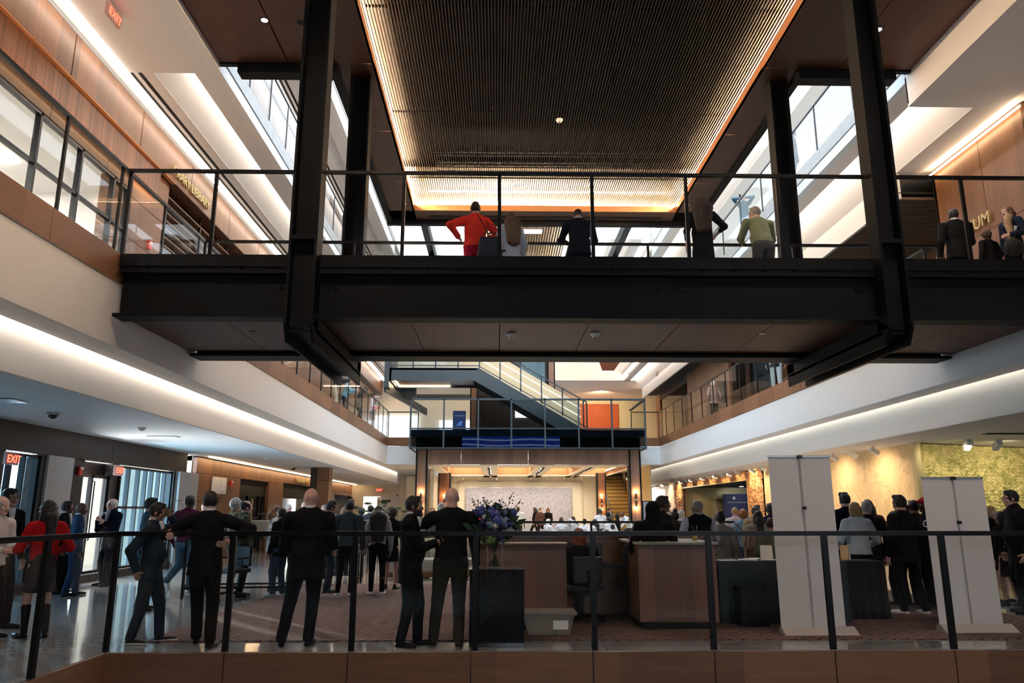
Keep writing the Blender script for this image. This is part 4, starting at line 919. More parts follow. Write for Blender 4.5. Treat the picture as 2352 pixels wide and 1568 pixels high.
# pull-up banners seen from behind
def banner(x0,x1,y,H,label,lean):
    t=thing('pull_up_banner',label,'banner',((x0+x1)/2,y,0))
    MB().prism_x([(y-.0,.09),(y+.004,.09),(y+.004+lean,H),(y+lean,H)],x0,x1).build('panel','banner_fabric',t)
    MB().box(x0-.005,x1+.005,y+lean-.012,y+lean+.016,H-.015,H+.012).build('top_rail','aluminium',t,bevel=.003)
    MB().prism_x([(y-.16,0),(y+.07,0),(y+.07,.05),(y+.03,.095),(y-.03,.095),(y-.16,.02)],x0-.01,x1+.09).build('base','alu_light',t)
    xm=(x0+x1)/2
    MB().tube([(xm,y-.03,.08),(xm,y-.03+lean,H-.0)],.007,8).build('support_pole','alu_light',t)
    MB().box(xm-.02,xm+.02,y-.055+lean*.6,y-.015+lean*.6,H*.69,H*.69+.04).build('pole_clip','metal_black',t); MB().box(xm-.025,xm+.025,y-.05+lean,y+lean,H-.03,H+.012).build('top_clip','black_plastic',t)
banner(3.45,4.24,9.64,2.14,'tall pale pull up banner seen from behind, beside the draped table',.03); banner(5.48,6.28,9.80,1.88,'shorter pale pull up banner seen from behind, in front of the far right crowd',.03)
# draped tables
def drape(x0,x1,y0,y1,H,label,m='cloth_teal'):
    t=thing('draped_table',label,'table',((x0+x1)/2,(y0+y1)/2,0))
    n=64; vs=[];fs=[]
    per=[]
    for a in np.linspace(0,1,17)[:-1]: per.append((x0+(x1-x0)*a,y0,0,-1))
    for a in np.linspace(0,1,9)[:-1]: per.append((x1,y0+(y1-y0)*a,1,0))
    for a in np.linspace(0,1,17)[:-1]: per.append((x1+(x0-x1)*a,y1,0,1))
    for a in np.linspace(0,1,9)[:-1]: per.append((x0,y1+(y0-y1)*a,-1,0))
    L=len(per); lv=[0,.35,.7,.97,1.]
    for j,u in enumerate(lv):
        for i,(px_,py_,nx,ny) in enumerate(per):
            w=(1-u)*(.035+.03*math.sin(i*1.9)); vs.append((px_+nx*w,py_+ny*w,.012+u*(H-.012)))
    for j in range(len(lv)-1):
        for i in range(L): fs.append((j*L+i,j*L+(i+1)%L,(j+1)*L+(i+1)%L,(j+1)*L+i))
    fs.append(tuple((len(lv)-1)*L+i for i in range(L)))
    mb=MB(); mb._add(vs,fs); mb.build('tablecloth',m,t,smooth=False)
    MB().box(x0+.02,x1-.02,y0+.02,y1-.02,H-.03,H-.004).build('tabletop','wood_desk',t)
    return t
drape(2.98,4.72,10.55,11.2,.80,'table under a dark teal cloth with papers, right of the reception desk')
drape(4.80,5.42,10.9,11.4,.78,'table under a black cloth in front of the woman in the pale jacket','cloth_black')
for k,(x,y,a) in enumerate(((3.15,10.7,.1),(3.45,10.75,-.3),(3.8,10.7,.2),(4.3,10.8,.0),(3.6,10.95,.4))):
    c,s_=math.cos(a),math.sin(a); one('paper_sheet',MB().obox((x,y,.806+.002*k),(c*.13,s_*.13,0),(-s_*.1,c*.1,0),(0,0,.0015)),'paper_white','loose white paper sheet on the teal draped table','paper','papers on the draped table')
one('table_sign',MB().prism_x([(10.68,.805),(10.72,.805),(10.72,1.0),(10.70,1.0)],3.62,3.78),'paper_white','small white folded sign standing on the teal draped table','sign')
t=thing('cardboard_box','dark box with a hand hole standing before the teal draped table','box',(3.3,10.2,0)); MB().box(3.15,3.5,10.2,10.5,0,.50).build('body','cloth_black',t,bevel=.005); MB().box(3.27,3.38,10.19,10.2,.3,.36).build('hand_hole','void_black',t)
t=thing('framed_picture','small framed gold leaf picture on the black draped table','picture',(5.0,11.1,.8)); MB().box(4.86,4.97,11.0,11.02,.79,.99).build('canvas','gold_leaf',t); MB().box(4.97,4.985,10.98,11.05,.79,1.01).build('frame','aluminium',t)
t=thing('wine_glass','small stemmed glass on the black draped table','glass',(5.2,11.1,.78)); MB().lathe((5.2,11.1,.783),[(.03,0),(.004,.005),(.004,.07),(.035,.10),(.032,.15)],12).build('bowl','glass_clear',t,smooth=True)
t=thing('drinking_glass','tall glass with pale drink on the right desk worktop','glass',(2.62,10.3,1.07)); MB().lathe((2.62,10.3,1.072),[(0,0),(.035,0),(.04,.2),(.036,.2),(.032,.01),(0,.01)],14).build('vessel','glass_clear',t,smooth=True); MB().lathe((2.62,10.3,1.08),[(0,0),(.03,0),(.033,.09),(0,.09)],12).build('drink','yellow_drink',t,smooth=True)
# plastic storage tub
t=thing('storage_tub','translucent plastic storage tub with papers on the floor behind the railing','tub',(.63,9.75,0))
MB().prism_y([(.38,.02),(.88,.02),(.94,.24),(.32,.24)],9.58,9.95).build('body','tub_frost',t); MB().box(.30,.97,9.55,9.98,.24,.275).build('rim','tub_frost',t,bevel=.01)
mb=MB()
for k in range(9): mb.obox((.47+.04*k,9.72+.02*(k%3),.08+.01*(k%4)),(.06,.03,.02),(-.01,.09,.01),(0,0,.03))
mb.build('contents','yellow_stuff',t); MB().box(.68,.86,9.565,9.575,.08,.18).build('paper_label','paper_white',t)
# office chairs
def office_chair(x,y,face,label):
    t=thing('office_chair',label,'chair',(x,y,0)); c,s_=math.cos(face),math.sin(face)
    def P(a,b,z): return Vector((x+c*a-s_*b,y+s_*a+c*b,z))
    MB().obox(P(0,0,.47),Vector((c,s_,0))*.24,Vector((-s_,c,0))*.24,(0,0,.035)).build('seat','black_plastic',t,bevel=.02)
    MB().obox(P(0,-.24,.70),Vector((c,s_,0))*.21,Vector((-s_,c,0))*.025,(0,0,.17)).build('backrest','black_plastic',t,bevel=.02)
    MB().tube([P(0,0,.1),P(0,0,.45)],.028,10).tube([P(0,-.1,.45),P(0,-.27,.5),P(0,-.27,.7)],.018,8).build('column','metal_black',t)
    for sg in (-1,1): MB().tube([P(sg*.24,.0,.47),P(sg*.28,0,.55),P(sg*.28,.02,.66)],.015,6).obox(P(sg*.28,.02,.68),Vector((c,s_,0))*.035,Vector((-s_,c,0))*.12,(0,0,.012)).build('armrest','black_plastic',t)
    for k in range(5):
        a=k*2*PI/5; e=P(.30*math.cos(a),.30*math.sin(a),.075); l=MB().tube([P(0,0,.12),e],[.024,.016],8).build('leg','metal_black',t)
        MB().tube([e+Vector((-.02,0,-.04)),e+Vector((.02,0,-.04))],.034,10).build('caster','black_plastic',l)
    return t
office_chair(1.14,10.60,.25,'black office chair of the red haired seated guard'); office_chair(-4.55,13.6,2.6,'black office chair behind the leaning man'); office_chair(-5.7,15.2,.4,'black office chair between the windows and the maroon sweater man'); office_chair(2.0,11.05,2.2,'black office chair with a coat on it inside the reception desk')
MB().ball((2.0,10.85,.86),(.27,.2,.30),14,10).build('draped_coat','cloth_black',[o for o in C.objects if o.name.startswith('office_chair') and o.get('label','').endswith('reception desk')][0],smooth=True)
# high black tables left
def work_table(x,y,w,d,H,label,rot=0,top='stone_grey'):
    t=thing('work_table',label,'table',(x,y,0)); c,s_=math.cos(rot),math.sin(rot)
    def P(a,b,z): return Vector((x+c*a-s_*b,y+s_*a+c*b,z))
    MB().obox(P(0,0,H),Vector((c,s_,0))*w/2,Vector((-s_,c,0))*d/2,(0,0,.02)).build('tabletop',top,t,bevel=.004)
    for a in (-1,1):
        for b in (-1,1): MB().bar(P(a*(w/2-.05),b*(d/2-.05),0),P(a*(w/2-.05),b*(d/2-.05),H-.02),.04,.04).build('leg','metal_black',t)
    for b in (-1,1): MB().bar(P(-w/2+.05,b*(d/2-.05),.18),P(w/2-.05,b*(d/2-.05),.18),.03,.03).build('crossbar','metal_black',t)
    return t
work_table(-4.5,14.1,1.9,.8,.98,'high black legged table behind the leaning man',.1,'glass_smoke'); work_table(-3.6,16.6,1.5,.8,.95,'high table with pale top behind the woman with the name tag',.35)
t=thing('name_easel','thin white easel standing on the high table at left','easel',(-3.6,16.7,.97)); MB().bar((-3.85,16.7,.97),(-3.6,16.75,1.5),.03,.02).bar((-3.35,16.7,.97),(-3.6,16.75,1.5),.03,.02).build('legs','paper_white',t)
t=thing('tote_bag','pale brown paper bag on the table beside the green jacket','bag',(-4.4,14.3,1.0)); MB().box(-4.42,-4.12,14.1,14.25,1.0,1.3).build('body','leather_cream',t,bevel=.01); MB().tube([(-4.35,14.18,1.3),(-4.33,14.18,1.42),(-4.22,14.18,1.42),(-4.2,14.18,1.3)],.006,5).build('handle','leather_brown',t)
# lounge sofa
t=thing('channel_sofa','cream channel backed sofa in the lounge behind the two talking men','sofa',(-1.5,17.8,0))
MB().box(-2.4,-.55,17.4,18.1,.05,.16).build('base','wood_lip',t); MB().box(-2.45,-.5,17.3,18.1,.16,.44).build('seat','leather_grey',t,bevel=.04)
mb=MB()
for k in range(13): mb.tube([(-2.4+k*.155,18.1,.42),(-2.4+k*.155,18.12,.86)],.09,10)
mb.build('backrest','leather_cream',t,smooth=True)
t=thing('lounge_table','dark dining style table behind the cream sofa','table',(-1.6,20.3,0)); MB().box(-2.4,-.7,20,20.8,.70,.74).build('tabletop','wood_desk',t)
for a in (-2.35,-.75):
    for b in (20.05,20.75): MB().box(a-.02,a+.02,b-.02,b+.02,0,.7).build('leg','metal_black',t)
# lounge tables for the group in white
def round_table(x,y,r,H,label,grp):
    t=thing('round_table',label,'table',(x,y,0),grp)
    MB().lathe((x,y,H-.03),[(0,0),(r,0),(r,.03),(0,.03)],24).build('tabletop','wood_desk',t); MB().tube([(x,y,.03),(x,y,H-.03)],.04,10).build('pedestal','metal_black',t); MB().lathe((x,y,0),[(0,.03),(r*.5,.02),(r*.5,0),(0,0)],20).build('foot','metal_black',t)
for x,y in ((2.7,29.0),(3.9,28.2),(4.7,31.0)): round_table(x,y,.5,.74,'round wooden table among the people in white shirts','round tables in the lounge')
# plant with big leaves
def palm(x,y,h,label):
    t=thing('potted_plant',label,'plant',(x,y,0)); MB().lathe((x,y,0),[(0,0),(.16,0),(.2,.35),(.17,.35),(.17,.3),(0,.3)],16).build('pot','white_plastic',t,smooth=True)
    for k in range(11):
        a=k*2.4; L=.55+.2*random.random(); zt=h*random.uniform(.78,1)
        tip=Vector((x+math.cos(a)*L*.8,y+math.sin(a)*L*.5,zt)); MB().tube([(x,y,.3),(x+math.cos(a)*L*.25,y+math.sin(a)*L*.2,zt*.75),tuple(tip)],[.012,.009,.006],5).build('stem','leaf_mid',t)
        mb=MB(); d=Vector((math.cos(a)*.5,math.sin(a)*.5,.35)).normalized(); s_=d.cross(Vector((0,.3,1))).normalized()
        for q_ in range(7):
            th=(q_-3)*.42; f=(d*math.cos(th)+s_*math.sin(th)); g_=f.cross(Vector((0,1,0))).normalized()*.03; mb.quad(tip,tip+f*.07-g_*.5,tip+f*.15,tip+f*.07+g_*.5)
        mb.build('leaf','leaf_mid',t)
palm(-3.55,21.5,1.75,'leafy green plant behind the man in the grey blazer'); palm(-3.05,24,1.75,'leafy green plant behind the woman in the grey sweater')
# blue robe-like standing sign by rail
t=thing('dishcloth_stand','blue patterned cloth draped over a low stand left of the bald man','cloth stand',(-4.3,17.6,0)); MB().box(-4.42,-4.36,17.6,17.66,0,1.0).box(-4.12,-4.06,17.6,17.66,0,1.0).box(-4.42,-4.06,17.6,17.66,.95,1.0).build('frame','metal_black',t)
MB().tube([(-4.39,17.58,.1),(-4.38,17.58,.95),(-4.24,17.58,1.03),(-4.10,17.58,.95),(-4.10,17.58,.45)],.045,8).build('cloth','cloth_blue',t,smooth=True)
# ================================================================ PEOPLE (signed distance fields -> surface nets)
def surf_nets(fn,lo,hi,h):
    lo=np.array(lo)-2*h; hi=np.array(hi)+2*h
    n=np.maximum(np.ceil((hi-lo)/h).astype(int)+1,4)
    ax=[lo[i]+h*np.arange(n[i]) for i in range(3)]
    P=np.stack(np.meshgrid(*ax,indexing='ij'),-1).astype(np.float32)
    V=fn(P.reshape(-1,3)).reshape(n)
    V[0]=V[-1]=1; V[:,0]=V[:,-1]=1; V[:,:,0]=V[:,:,-1]=1
    ins=V<0
    cnt=np.zeros(n-1,np.float32); acc=np.zeros((*(n-1),3),np.float32)
    for a in range(3):
        sl0=[slice(None)]*3; sl1=[slice(None)]*3; sl0[a]=slice(0,-1); sl1[a]=slice(1,None)
        A=V[tuple(sl0)];B=V[tuple(sl1)]; cr=(A<0)!=(B<0)
        t=np.where(cr,A/(A-B+1e-12),0)
        o=[b for b in range(3) if b!=a]
        for i in (0,1):
            for j in (0,1):
                s=[slice(None)]*3; s[o[0]]=slice(i,n[o[0]]-1+i); s[o[1]]=slice(j,n[o[1]]-1+j)
                c=cr[tuple(s)]; tt=t[tuple(s)]
                cnt+=c
                acc[...,a]+=c*tt; acc[...,o[0]]+=c*i; acc[...,o[1]]+=c*j
    act=cnt>0
    idx=-np.ones(act.shape,np.int64); idx[act]=np.arange(act.sum())
    g=np.stack(np.nonzero(act),-1).astype(np.float32)
    verts=lo+h*(g+acc[act]/cnt[act][:,None])
    faces=[]
    for a in range(3):
        o=[(a+1)%3,(a+2)%3]
        sl0=[slice(1,-1)]*3; sl1=[slice(1,-1)]*3; sl0[a]=slice(0,-1); sl1[a]=slice(1,None)
        A=ins[tuple(sl0)];B=ins[tuple(sl1)]
        for flip in (0,1):
            e=(A&~B) if not flip else (~A&B)
            q=np.stack(np.nonzero(e),-1)
            if not len(q): continue
            q=q+1; q[:,a]-=1
            def I(d0,d1):
                r=q.copy(); r[:,o[0]]-=d0; r[:,o[1]]-=d1; return idx[r[:,0],r[:,1],r[:,2]]
            f=np.stack([I(1,1),I(0,1),I(0,0),I(1,0)],-1)
            if flip: f=f[:,::-1]
            faces.append(f)
    faces=np.concatenate(faces) if faces else np.zeros((0,4),int)
    return verts,faces[(faces>=0).all(1)]
def smin(a,b,k):
    if k<=0: return np.minimum(a,b)
    h=np.clip(.5+.5*(b-a)/k,0,1); return b+(a-b)*h-k*h*(1-h)
def cap(a,b,ra,rb,fr=None,sy=1.0):
    a=np.array(a,np.float32);b=np.array(b,np.float32)
    def f(P):
        A,B,Q=a,b,P
        if fr is not None:
            R=np.array(fr,np.float32); S=np.array([1,1/sy,1],np.float32)
            Q=(P@R.T)*S; A=(R@a)*S; B=(R@b)*S
        ba=B-A; L=max(float(ba@ba),1e-9); pa=Q-A
        h=np.clip(pa@ba/L,0,1)
        return (np.sqrt(((pa-h[:,None]*ba)**2).sum(1))-(ra+(rb-ra)*h))*(min(1,sy) if fr is not None else 1)
    m=max(ra,rb); return f,np.minimum(a,b)-m*1.05,np.maximum(a,b)+m*1.05
def ell(c,r,fr=None):
    c=np.array(c,np.float32); r=np.array(r,np.float32)
    def f(P):
        q=P-c
        if fr is not None: q=q@np.array(fr,np.float32).T
        k0=np.sqrt(((q/r)**2).sum(1)); k1=np.sqrt(((q/r**2)**2).sum(1))+1e-9
        return k0*(k0-1)/k1
    m=r.max(); return f,c-m,c+m
def field(prims,k=.02,sub=(),clip=None,noise=None):
    lo=np.min([p[1] for p in prims],0); hi=np.max([p[2] for p in prims],0)
    def F(P):
        d=None
        for p in prims:
            e=p[0](P); d=e if d is None else smin(d,e,k)
        for s in sub: d=np.maximum(d,-s[0](P))
        if clip is not None: d=np.maximum(d,clip(P))
        if noise:
            am,fq=noise; d=d+am*(np.sin(P[:,0]*fq+1.3*np.sin(P[:,2]*fq*.7))*np.sin(P[:,1]*fq*1.1+P[:,2]*fq*.5)*np.cos(P[:,2]*fq*.9+2))
        return d
    return F,lo,hi
def mesh_from(parts,name,mat):
    vs=[];fs=[];b=0
    for v,f in parts:
        vs.append(v); fs.append(f+b); b+=len(v)
    v=np.concatenate(vs); f=np.concatenate(fs)
    me=bpy.data.meshes.new(name)
    me.vertices.add(len(v)); me.vertices.foreach_set('co',v.astype(np.float32).ravel())
    me.loops.add(f.size); me.loops.foreach_set('vertex_index',f.ravel().astype(np.int32))
    me.polygons.add(len(f)); me.polygons.foreach_set('loop_start',np.arange(0,f.size,4,dtype=np.int32)); me.polygons.foreach_set('loop_total',np.full(len(f),4,np.int32))
    me.polygons.foreach_set('use_smooth',np.ones(len(f),bool)); me.update(calc_edges=True); me.validate()
    me.materials.append(M[mat]); return me
def ik(a,b,l1,l2,pole):
    a=np.array(a,float);b=np.array(b,float);d=b-a;L=np.linalg.norm(d);mx=(l1+l2)*.995
    if L>mx: b=a+d/L*mx; L=mx
    d=(b-a)/max(L,1e-6); x=(l1*l1-l2*l2+L*L)/(2*L); hh=math.sqrt(max(l1*l1-x*x,0))
    p=np.array(pole,float); p-=d*(p@d); p/=max(np.linalg.norm(p),1e-6)
    return a+d*x+p*hh,b
def unit(v): v=np.array(v,float); return v/max(np.linalg.norm(v),1e-9)
_fab={}
def fabric(c,rough=.85,metal=0):
    key=('fab',tuple(round(x,3) for x in c),rough)
    if key not in _fab:
        n='cloth_%d'%len(_fab); plain(n,c,rough,metal,var=.12,scale=14,bump=.35,spec=.1); _fab[key]=n
    return _fab[key]
SK=dict(pale=(.58,.34,.26),pink=(.60,.36,.29),tan=(.36,.19,.12),brown=(.13,.062,.036),dark=(.055,.027,.017))
for k_,c_ in SK.items(): plain('skin_'+k_,c_,.5,var=.08,scale=20,spec=.35)
HC=dict(black=(.008,.006,.006),brown=(.045,.02,.01),auburn=(.11,.03,.012),blond=(.36,.23,.11),grey=(.30,.29,.28),white=(.62,.60,.57),red=(.22,.05,.015),orange=(.30,.11,.03),light=(.20,.10,.05))
for k_,c_ in HC.items(): plain('hair_'+k_,c_,.55,var=.35,scale=45,bump=.6)
plain('eye_white',(.7,.68,.65),.3); plain('lip_tone',(.30,.10,.08),.5)

def person(label,x,y,z=0,h=1.75,face=0,skin='pale',hair='short',hc='brown',top=(.02,.02,.025),bottom=(.015,.015,.02),shoes=(.01,.01,.01),
           kind='jacket',legs='trousers',lean=0,side=0,hy=0,hp=0,LH=None,RH=None,LF=None,RF=None,g=1.0,fem=False,collar=None,tie=None,glasses=False,beard=None,
           seated=False,q=1,sleeve=1.0,hem=None,shoe='dress',extra=None,group=None,pocket=(),lp=None,rp=None,curl=.5):
    """one standing or sitting figure; x,y,z is the floor point below the hips; face is the heading"""
    vb={0:.012,1:.016,2:.026}[q]; vh={0:.0055,1:.009,2:.014}[q]
    U=np.array([side*.9,math.sin(lean),math.cos(lean)]); U=unit(U); Fw=unit(np.array([0,math.cos(lean),-math.sin(lean)])); Rt=np.cross(Fw,U)
    fr=np.stack([Rt,Fw,U])
    hip=np.array([0,-math.sin(lean)*.06*h,(.285 if seated else .515)*h])
    sw=(.100 if fem else .113)*h*(1+.25*(g-1)); 
    chest=hip+U*.20*h; nb=hip+U*.315*h; sh=[nb-U*.050*h-Rt*sw, nb-U*.050*h+Rt*sw]
    # head frame
    cy,sy_=math.cos(hy),math.sin(hy)
    hf=unit(Fw*cy*math.cos(hp)-Rt*sy_*math.cos(hp)+U*math.sin(hp)+0*U) if lean==0 else unit(np.array([-sy_*math.cos(hp),cy*math.cos(hp),math.sin(hp)]))
    hr=unit(np.cross(hf,np.array([0,0,1.]))); hu=np.cross(hr,hf); HR=np.stack([hr,hf,hu])
    s=h/1.75
    hc0=nb+unit(U+hf*.35)*.085*s+hu*.055*s
    def H(a,b,c): return hc0+(hr*a+hf*b+hu*c)*s
    # legs
    kn=[];ft=[]
    hj=[hip-Rt*.05*h-np.array([0,0,.01*h]),hip+Rt*.05*h-np.array([0,0,.01*h])]
    dfl=[(-.062,.02),(.062,-.01)]
    for i,F_ in enumerate((LF,RF)):
        if seated:
            k_=hj[i]+np.array([(-.02 if i==0 else .02)*h,.245*h,.0]); f_=np.array([k_[0],k_[1]-.02*h,.045*h])
            if F_ is not None: f_=np.array([F_[0]*h,F_[1]*h,.045*h])
        else:
            t=F_ if F_ is not None else dfl[i]
            f_=np.array([t[0]*h,t[1]*h,(t[2] if len(t)>2 else .045)*h])
            k_,f_=ik(hj[i],f_,.238*h,.228*h,(0.12*(-1 if i==0 else 1),1,0))
        kn.append(k_);ft.append(f_)
    # arms
    el=[];wr=[]
    for i,T in enumerate((LH,RH)):
        sg=-1 if i==0 else 1
        t=np.array(T if T is not None else ((sg*.085,.2,.40) if seated else (sg*(.155 if not fem else .14)*(1+.3*(g-1)),.03,.475)))*h
        pole=(lp if i==0 else rp) or (sg*.6,-1,-.25)
        e,w=ik(sh[i],t,.172*h,.15*h,pole); el.append(e);wr.append(w)
    root_me=[]
    # ---- body skin
    def rn(fd,v):
        F,lo,hi=fd; return surf_nets(F,lo,hi,v)
    hd=[ell(H(0,-.005,.012),(.077*s,.096*s,.102*s),HR),ell(H(0,.022,-.062),(.056*s,.062*s,.058*s),HR),cap(H(-.018,.07,-.10),H(.018,.07,-.10),.017*s,.017*s),
        cap(H(0,.088,.0),H(0,.108,-.036),.010*s,.0145*s),cap(H(-.014,.098,-.038),H(.014,.098,-.038),.009*s,.009*s),
        cap(H(-.05,.072,.018),H(.05,.072,.018),.014*s,.014*s),ell(H(-.077,.002,-.018),(.010*s,.016*s,.027*s),HR),ell(H(.077,.002,-.018),(.010*s,.016*s,.027*s),HR),
        cap(H(-.05,.062,-.035),H(-.03,.075,-.05),.018*s,.016*s),cap(H(.05,.062,-.035),H(.03,.075,-.05),.018*s,.016*s),
        cap(H(-.016,.088,-.068),H(.016,.088,-.068),.008*s,.008*s),
        cap(H(0,-.025,-.05),nb+U*.0,.052*s*(1 if not fem else .88)*(.5+.5*g),.058*s*(1 if not fem else .88)*(.5+.5*g)),
        cap(nb-U*.035*h-Rt*.03*h,nb-U*.035*h+Rt*.03*h,.032*h,.032*h)]
    socket=[ell(H(-.032,.098,-.004),(.016*s,.012*s,.010*s),HR),ell(H(.032,.098,-.004),(.016*s,.012*s,.010*s),HR)]
    body=[rn(field(hd,.014*s,sub=socket if q<2 else ()),vh)]
    gr=.9*(.6+.4*g)
    core=[cap(hip,chest,.078*h*gr,.082*h*gr,fr,.62),cap(chest,nb-U*.04*h,.08*h*gr,.05*h,fr,.6),cap(sh[0],sh[1],.03*h,.03*h)]
    for i in (0,1):
        core+=[cap(hj[i],kn[i],.042*h,.030*h),cap(kn[i],kn[i]*.6+ft[i]*.4,.030*h,.028*h),cap(kn[i]*.6+ft[i]*.4,ft[i],.028*h,.018*h),
               cap(sh[i],el[i],.027*h,.020*h),cap(el[i],wr[i],.020*h,.0145*h)]
    body.append(rn(field(core,.02),vb*1.15))
    # hands: palm, four bent fingers, thumb
    for i in (0,1):
        sg=-1 if i==0 else 1
        d=unit(wr[i]-el[i]); ref=np.array([sg*-1.,0,0]) if abs(d[0])<.8 else np.array([0,0,-1.])
        n=unit(ref-d*(ref@d)); sd=np.cross(d,n)*(1 if i==0 else -1); sd=sd if sd[1]>-.2 else -sd
        W=wr[i]; hs=s*(.92 if fem else 1)
        pr_=[cap(W,W+d*.03*hs,.024*hs,.027*hs)]
        R3=np.stack([sd,n,d])
        pr_.append(cap(W+d*.03*hs,W+d*.078*hs,.036*hs,.038*hs,R3,.42))
        L=[.066,.076,.071,.056]; lim=[]
        for j in range(4):
            o=W+d*.088*hs+sd*(.030-.0195*j)*hs; dd=d.copy(); p=o; c_=curl*(.75+.12*j)
            for seg in (.45,.32,.28):
                dd=unit(dd*math.cos(c_)+n*math.sin(c_)); p2=p+dd*L[j]*seg*hs*1.05
                pr_.append(cap(p,p2,.0088*hs,.0078*hs)); p=p2
        o=W+d*.03*hs+sd*.028*hs; p=o; dd=unit(d*.65+sd*.75+n*.25)
        for seg in (.038,.03):
            p2=p+dd*seg*hs; pr_.append(cap(p,p2,.011*hs,.0095*hs)); p=p2; dd=unit(dd+n*.35+d*.3)
        if q<2: body.append(rn(field(pr_,.004),{0:.0045,1:.0065}[q]))
        else: body.append(rn(field(pr_,.003),.0085))
    root=bpy.data.objects.new('person',mesh_from(body,'person','skin_'+skin)); C.objects.link(root)
    tag(root,label,'person',group)
    def part(name,prims,mat,k=.02,sub=(),clip=None,noise=None,v=vb,label=None):
        P_=[rn(field(prims,k,sub,clip,noise),v)]
        o=bpy.data.objects.new(name,mesh_from(P_,name,mat)); C.objects.link(o); o.parent=root
        if label: o['label']=label
        return o
    # ---- top
    T=fabric(top)
    off={'jacket':.012,'sweater':.006,'coat':.016,'shirt':.011,'dress':.002,'vest':.010}[kind]
    hm=hem if hem is not None else {'jacket':.435,'sweater':.50,'coat':.30,'shirt':.49,'dress':.30,'vest':.47}[kind]
    gg=(.55+.45*g); bst=.083*h*gg if fem else .088*h*gg
    tp=[cap(hip+U*.03*h,chest,(.082+off)*h*gg,(.080+off)*h*gg,fr,.66),cap(chest-U*.03*h,chest+U*.045*h,(.084+off)*h*gg,(.080+off)*h*gg,fr,.62),
        cap(sh[0]+Rt*.012*h,nb-U*.028*h,(.032+off*.6)*h,(.040+off*.6)*h),cap(sh[1]-Rt*.012*h,nb-U*.028*h,(.032+off*.6)*h,(.040+off*.6)*h),cap(nb-U*.02*h-Fw*.005*h,nb+U*.012*h,(.042)*h,(.030 if kind!='coat' else .040)*h)]
    if g>1.1: tp.append(ell(hip+U*.095*h+Fw*.020*h*g,(.092*h*gg,.072*h*gg,.11*h),fr))
    if fem: tp+= [ell(chest+U*.02*h+Fw*.045*h+Rt*q_*.035*h,(.035*h,.035*h,.038*h)) for q_ in (-1,1)]
    if hm*h<hip[2]-.01 and not seated:
        wd=(.098+off)*h*gg if kind!='dress' else .10*h*gg
        bt=np.array([0,hip[1]*.5,hm*h]); tp.append(cap(hip+U*.02*h,bt,(.085+off)*h*gg,wd,np.eye(3),.72))
    zc=(hm*h if not seated else hip[2]-.07*h)
    if kind!='vest':
        for i in (0,1):
            a,b=(.036+off*.5)*h*(.7+.3*g),(.029+off*.4)*h*(.7+.3*g)
            tp.append(cap(sh[i],el[i],a,b))
            if sleeve>.5:
                e=el[i]+(wr[i]-el[i])*(.93 if sleeve>=1 else (sleeve-.5)*2)
                tp.append(cap(el[i],e,b,(.0225+off*.35)*h))
    arms_hi=max(wr[0][2],wr[1][2])
    def clipf(P,zc=zc):
        # the hem: cut below the hem near the body, leaving hanging sleeves alone
        near=(np.abs(P[:,0])<.118*h*gg+.0)|(np.abs(P[:,2]-0)<-1)
        return np.where(near,zc-P[:,2],-1.)
    top_obj=part({'jacket':'jacket','sweater':'sweater','coat':'coat','shirt':'shirt','dress':'dress','vest':'vest'}[kind],tp,T,.022,clip=clipf,noise=(.0035,22) if q<2 else None)
    if kind=='vest':
        for i in (0,1):
            part('shirt_sleeve',[cap(sh[i],el[i],.039*h,.033*h),cap(el[i],el[i]+(wr[i]-el[i])*.93,.033*h,.024*h)],fabric(collar or (.6,.62,.7)),.01)
    # ---- bottom
    B=fabric(bottom)
    if legs in('trousers','slim'):
        sl=.85 if legs=='slim' else 1.
        bt=[cap(hip+U*.0,hip-U*.0+np.array([0,0,.02*h]),.086*h*gg,.084*h*gg,fr,.72)]
        for i in (0,1):
            bt+=[cap(hj[i],kn[i],.056*h*gg*(1 if sl==1 else .92),.041*h*sl),cap(kn[i],ft[i]+unit(kn[i]-ft[i])*(-.004*h),.041*h*sl,.034*h*sl*(.92 if sl<1 else 1))]
        part('trousers',bt,B,.016,clip=lambda P:(.022*h-P[:,2]),noise=(.004,18) if q<2 else None)
    elif legs=='skirt' and not seated:
        part('skirt',[cap(hip+U*.03*h,np.array([0,0,.36*h]),.086*h*gg,.104*h*gg,np.eye(3),.92)],B,.02,clip=lambda P:np.maximum(.315*h-P[:,2],P[:,2]-(hip[2]+.07*h)))
    elif legs=='skirt':
        part('skirt',[cap(hj[i],kn[i],.06*h,.055*h) for i in (0,1)],B,.03)
    # ---- shoes / boots
    S=fabric(shoes,.35 if shoe in('dress','boot','heel') else .6)
    for i in (0,1):
        A_=ft[i]; dr=unit(np.array([(-.25 if i==0 else .25),1,0])); 
        tiptoe=A_[2]>.06*h
        if tiptoe: dr=unit(np.array([0,.25,-1.]))
        up=np.array([0,0,1.]); base=A_-up*(A_[2]-.022*s) if not tiptoe else A_
        pr_=[cap(base-dr*.03*s,base+dr*.10*s,.036*s,.038*s,np.stack([np.cross(dr,up) if not tiptoe else np.array([1.,0,0]),dr,np.cross(np.cross(dr,up),dr) if not tiptoe else np.array([0,1.,0])]),1.0),
             cap(base+dr*.10*s,base+dr*.185*s,.036*s,.026*s),cap(base,A_+up*.02*s,.038*s,.034*s)]
        if shoe=='boot': pr_.append(cap(A_,A_+(kn[i]-A_)*.75,.040*s,.058*s))
        cl=None if tiptoe else (lambda P:-P[:,2]+.002)
        if not tiptoe: part('boot' if shoe=='boot' else 'shoe',pr_,S,.012,clip=cl,v=.009 if q==0 else .012 if q==1 else .02)
        else: part('shoe',pr_,S,.012,v=.010)
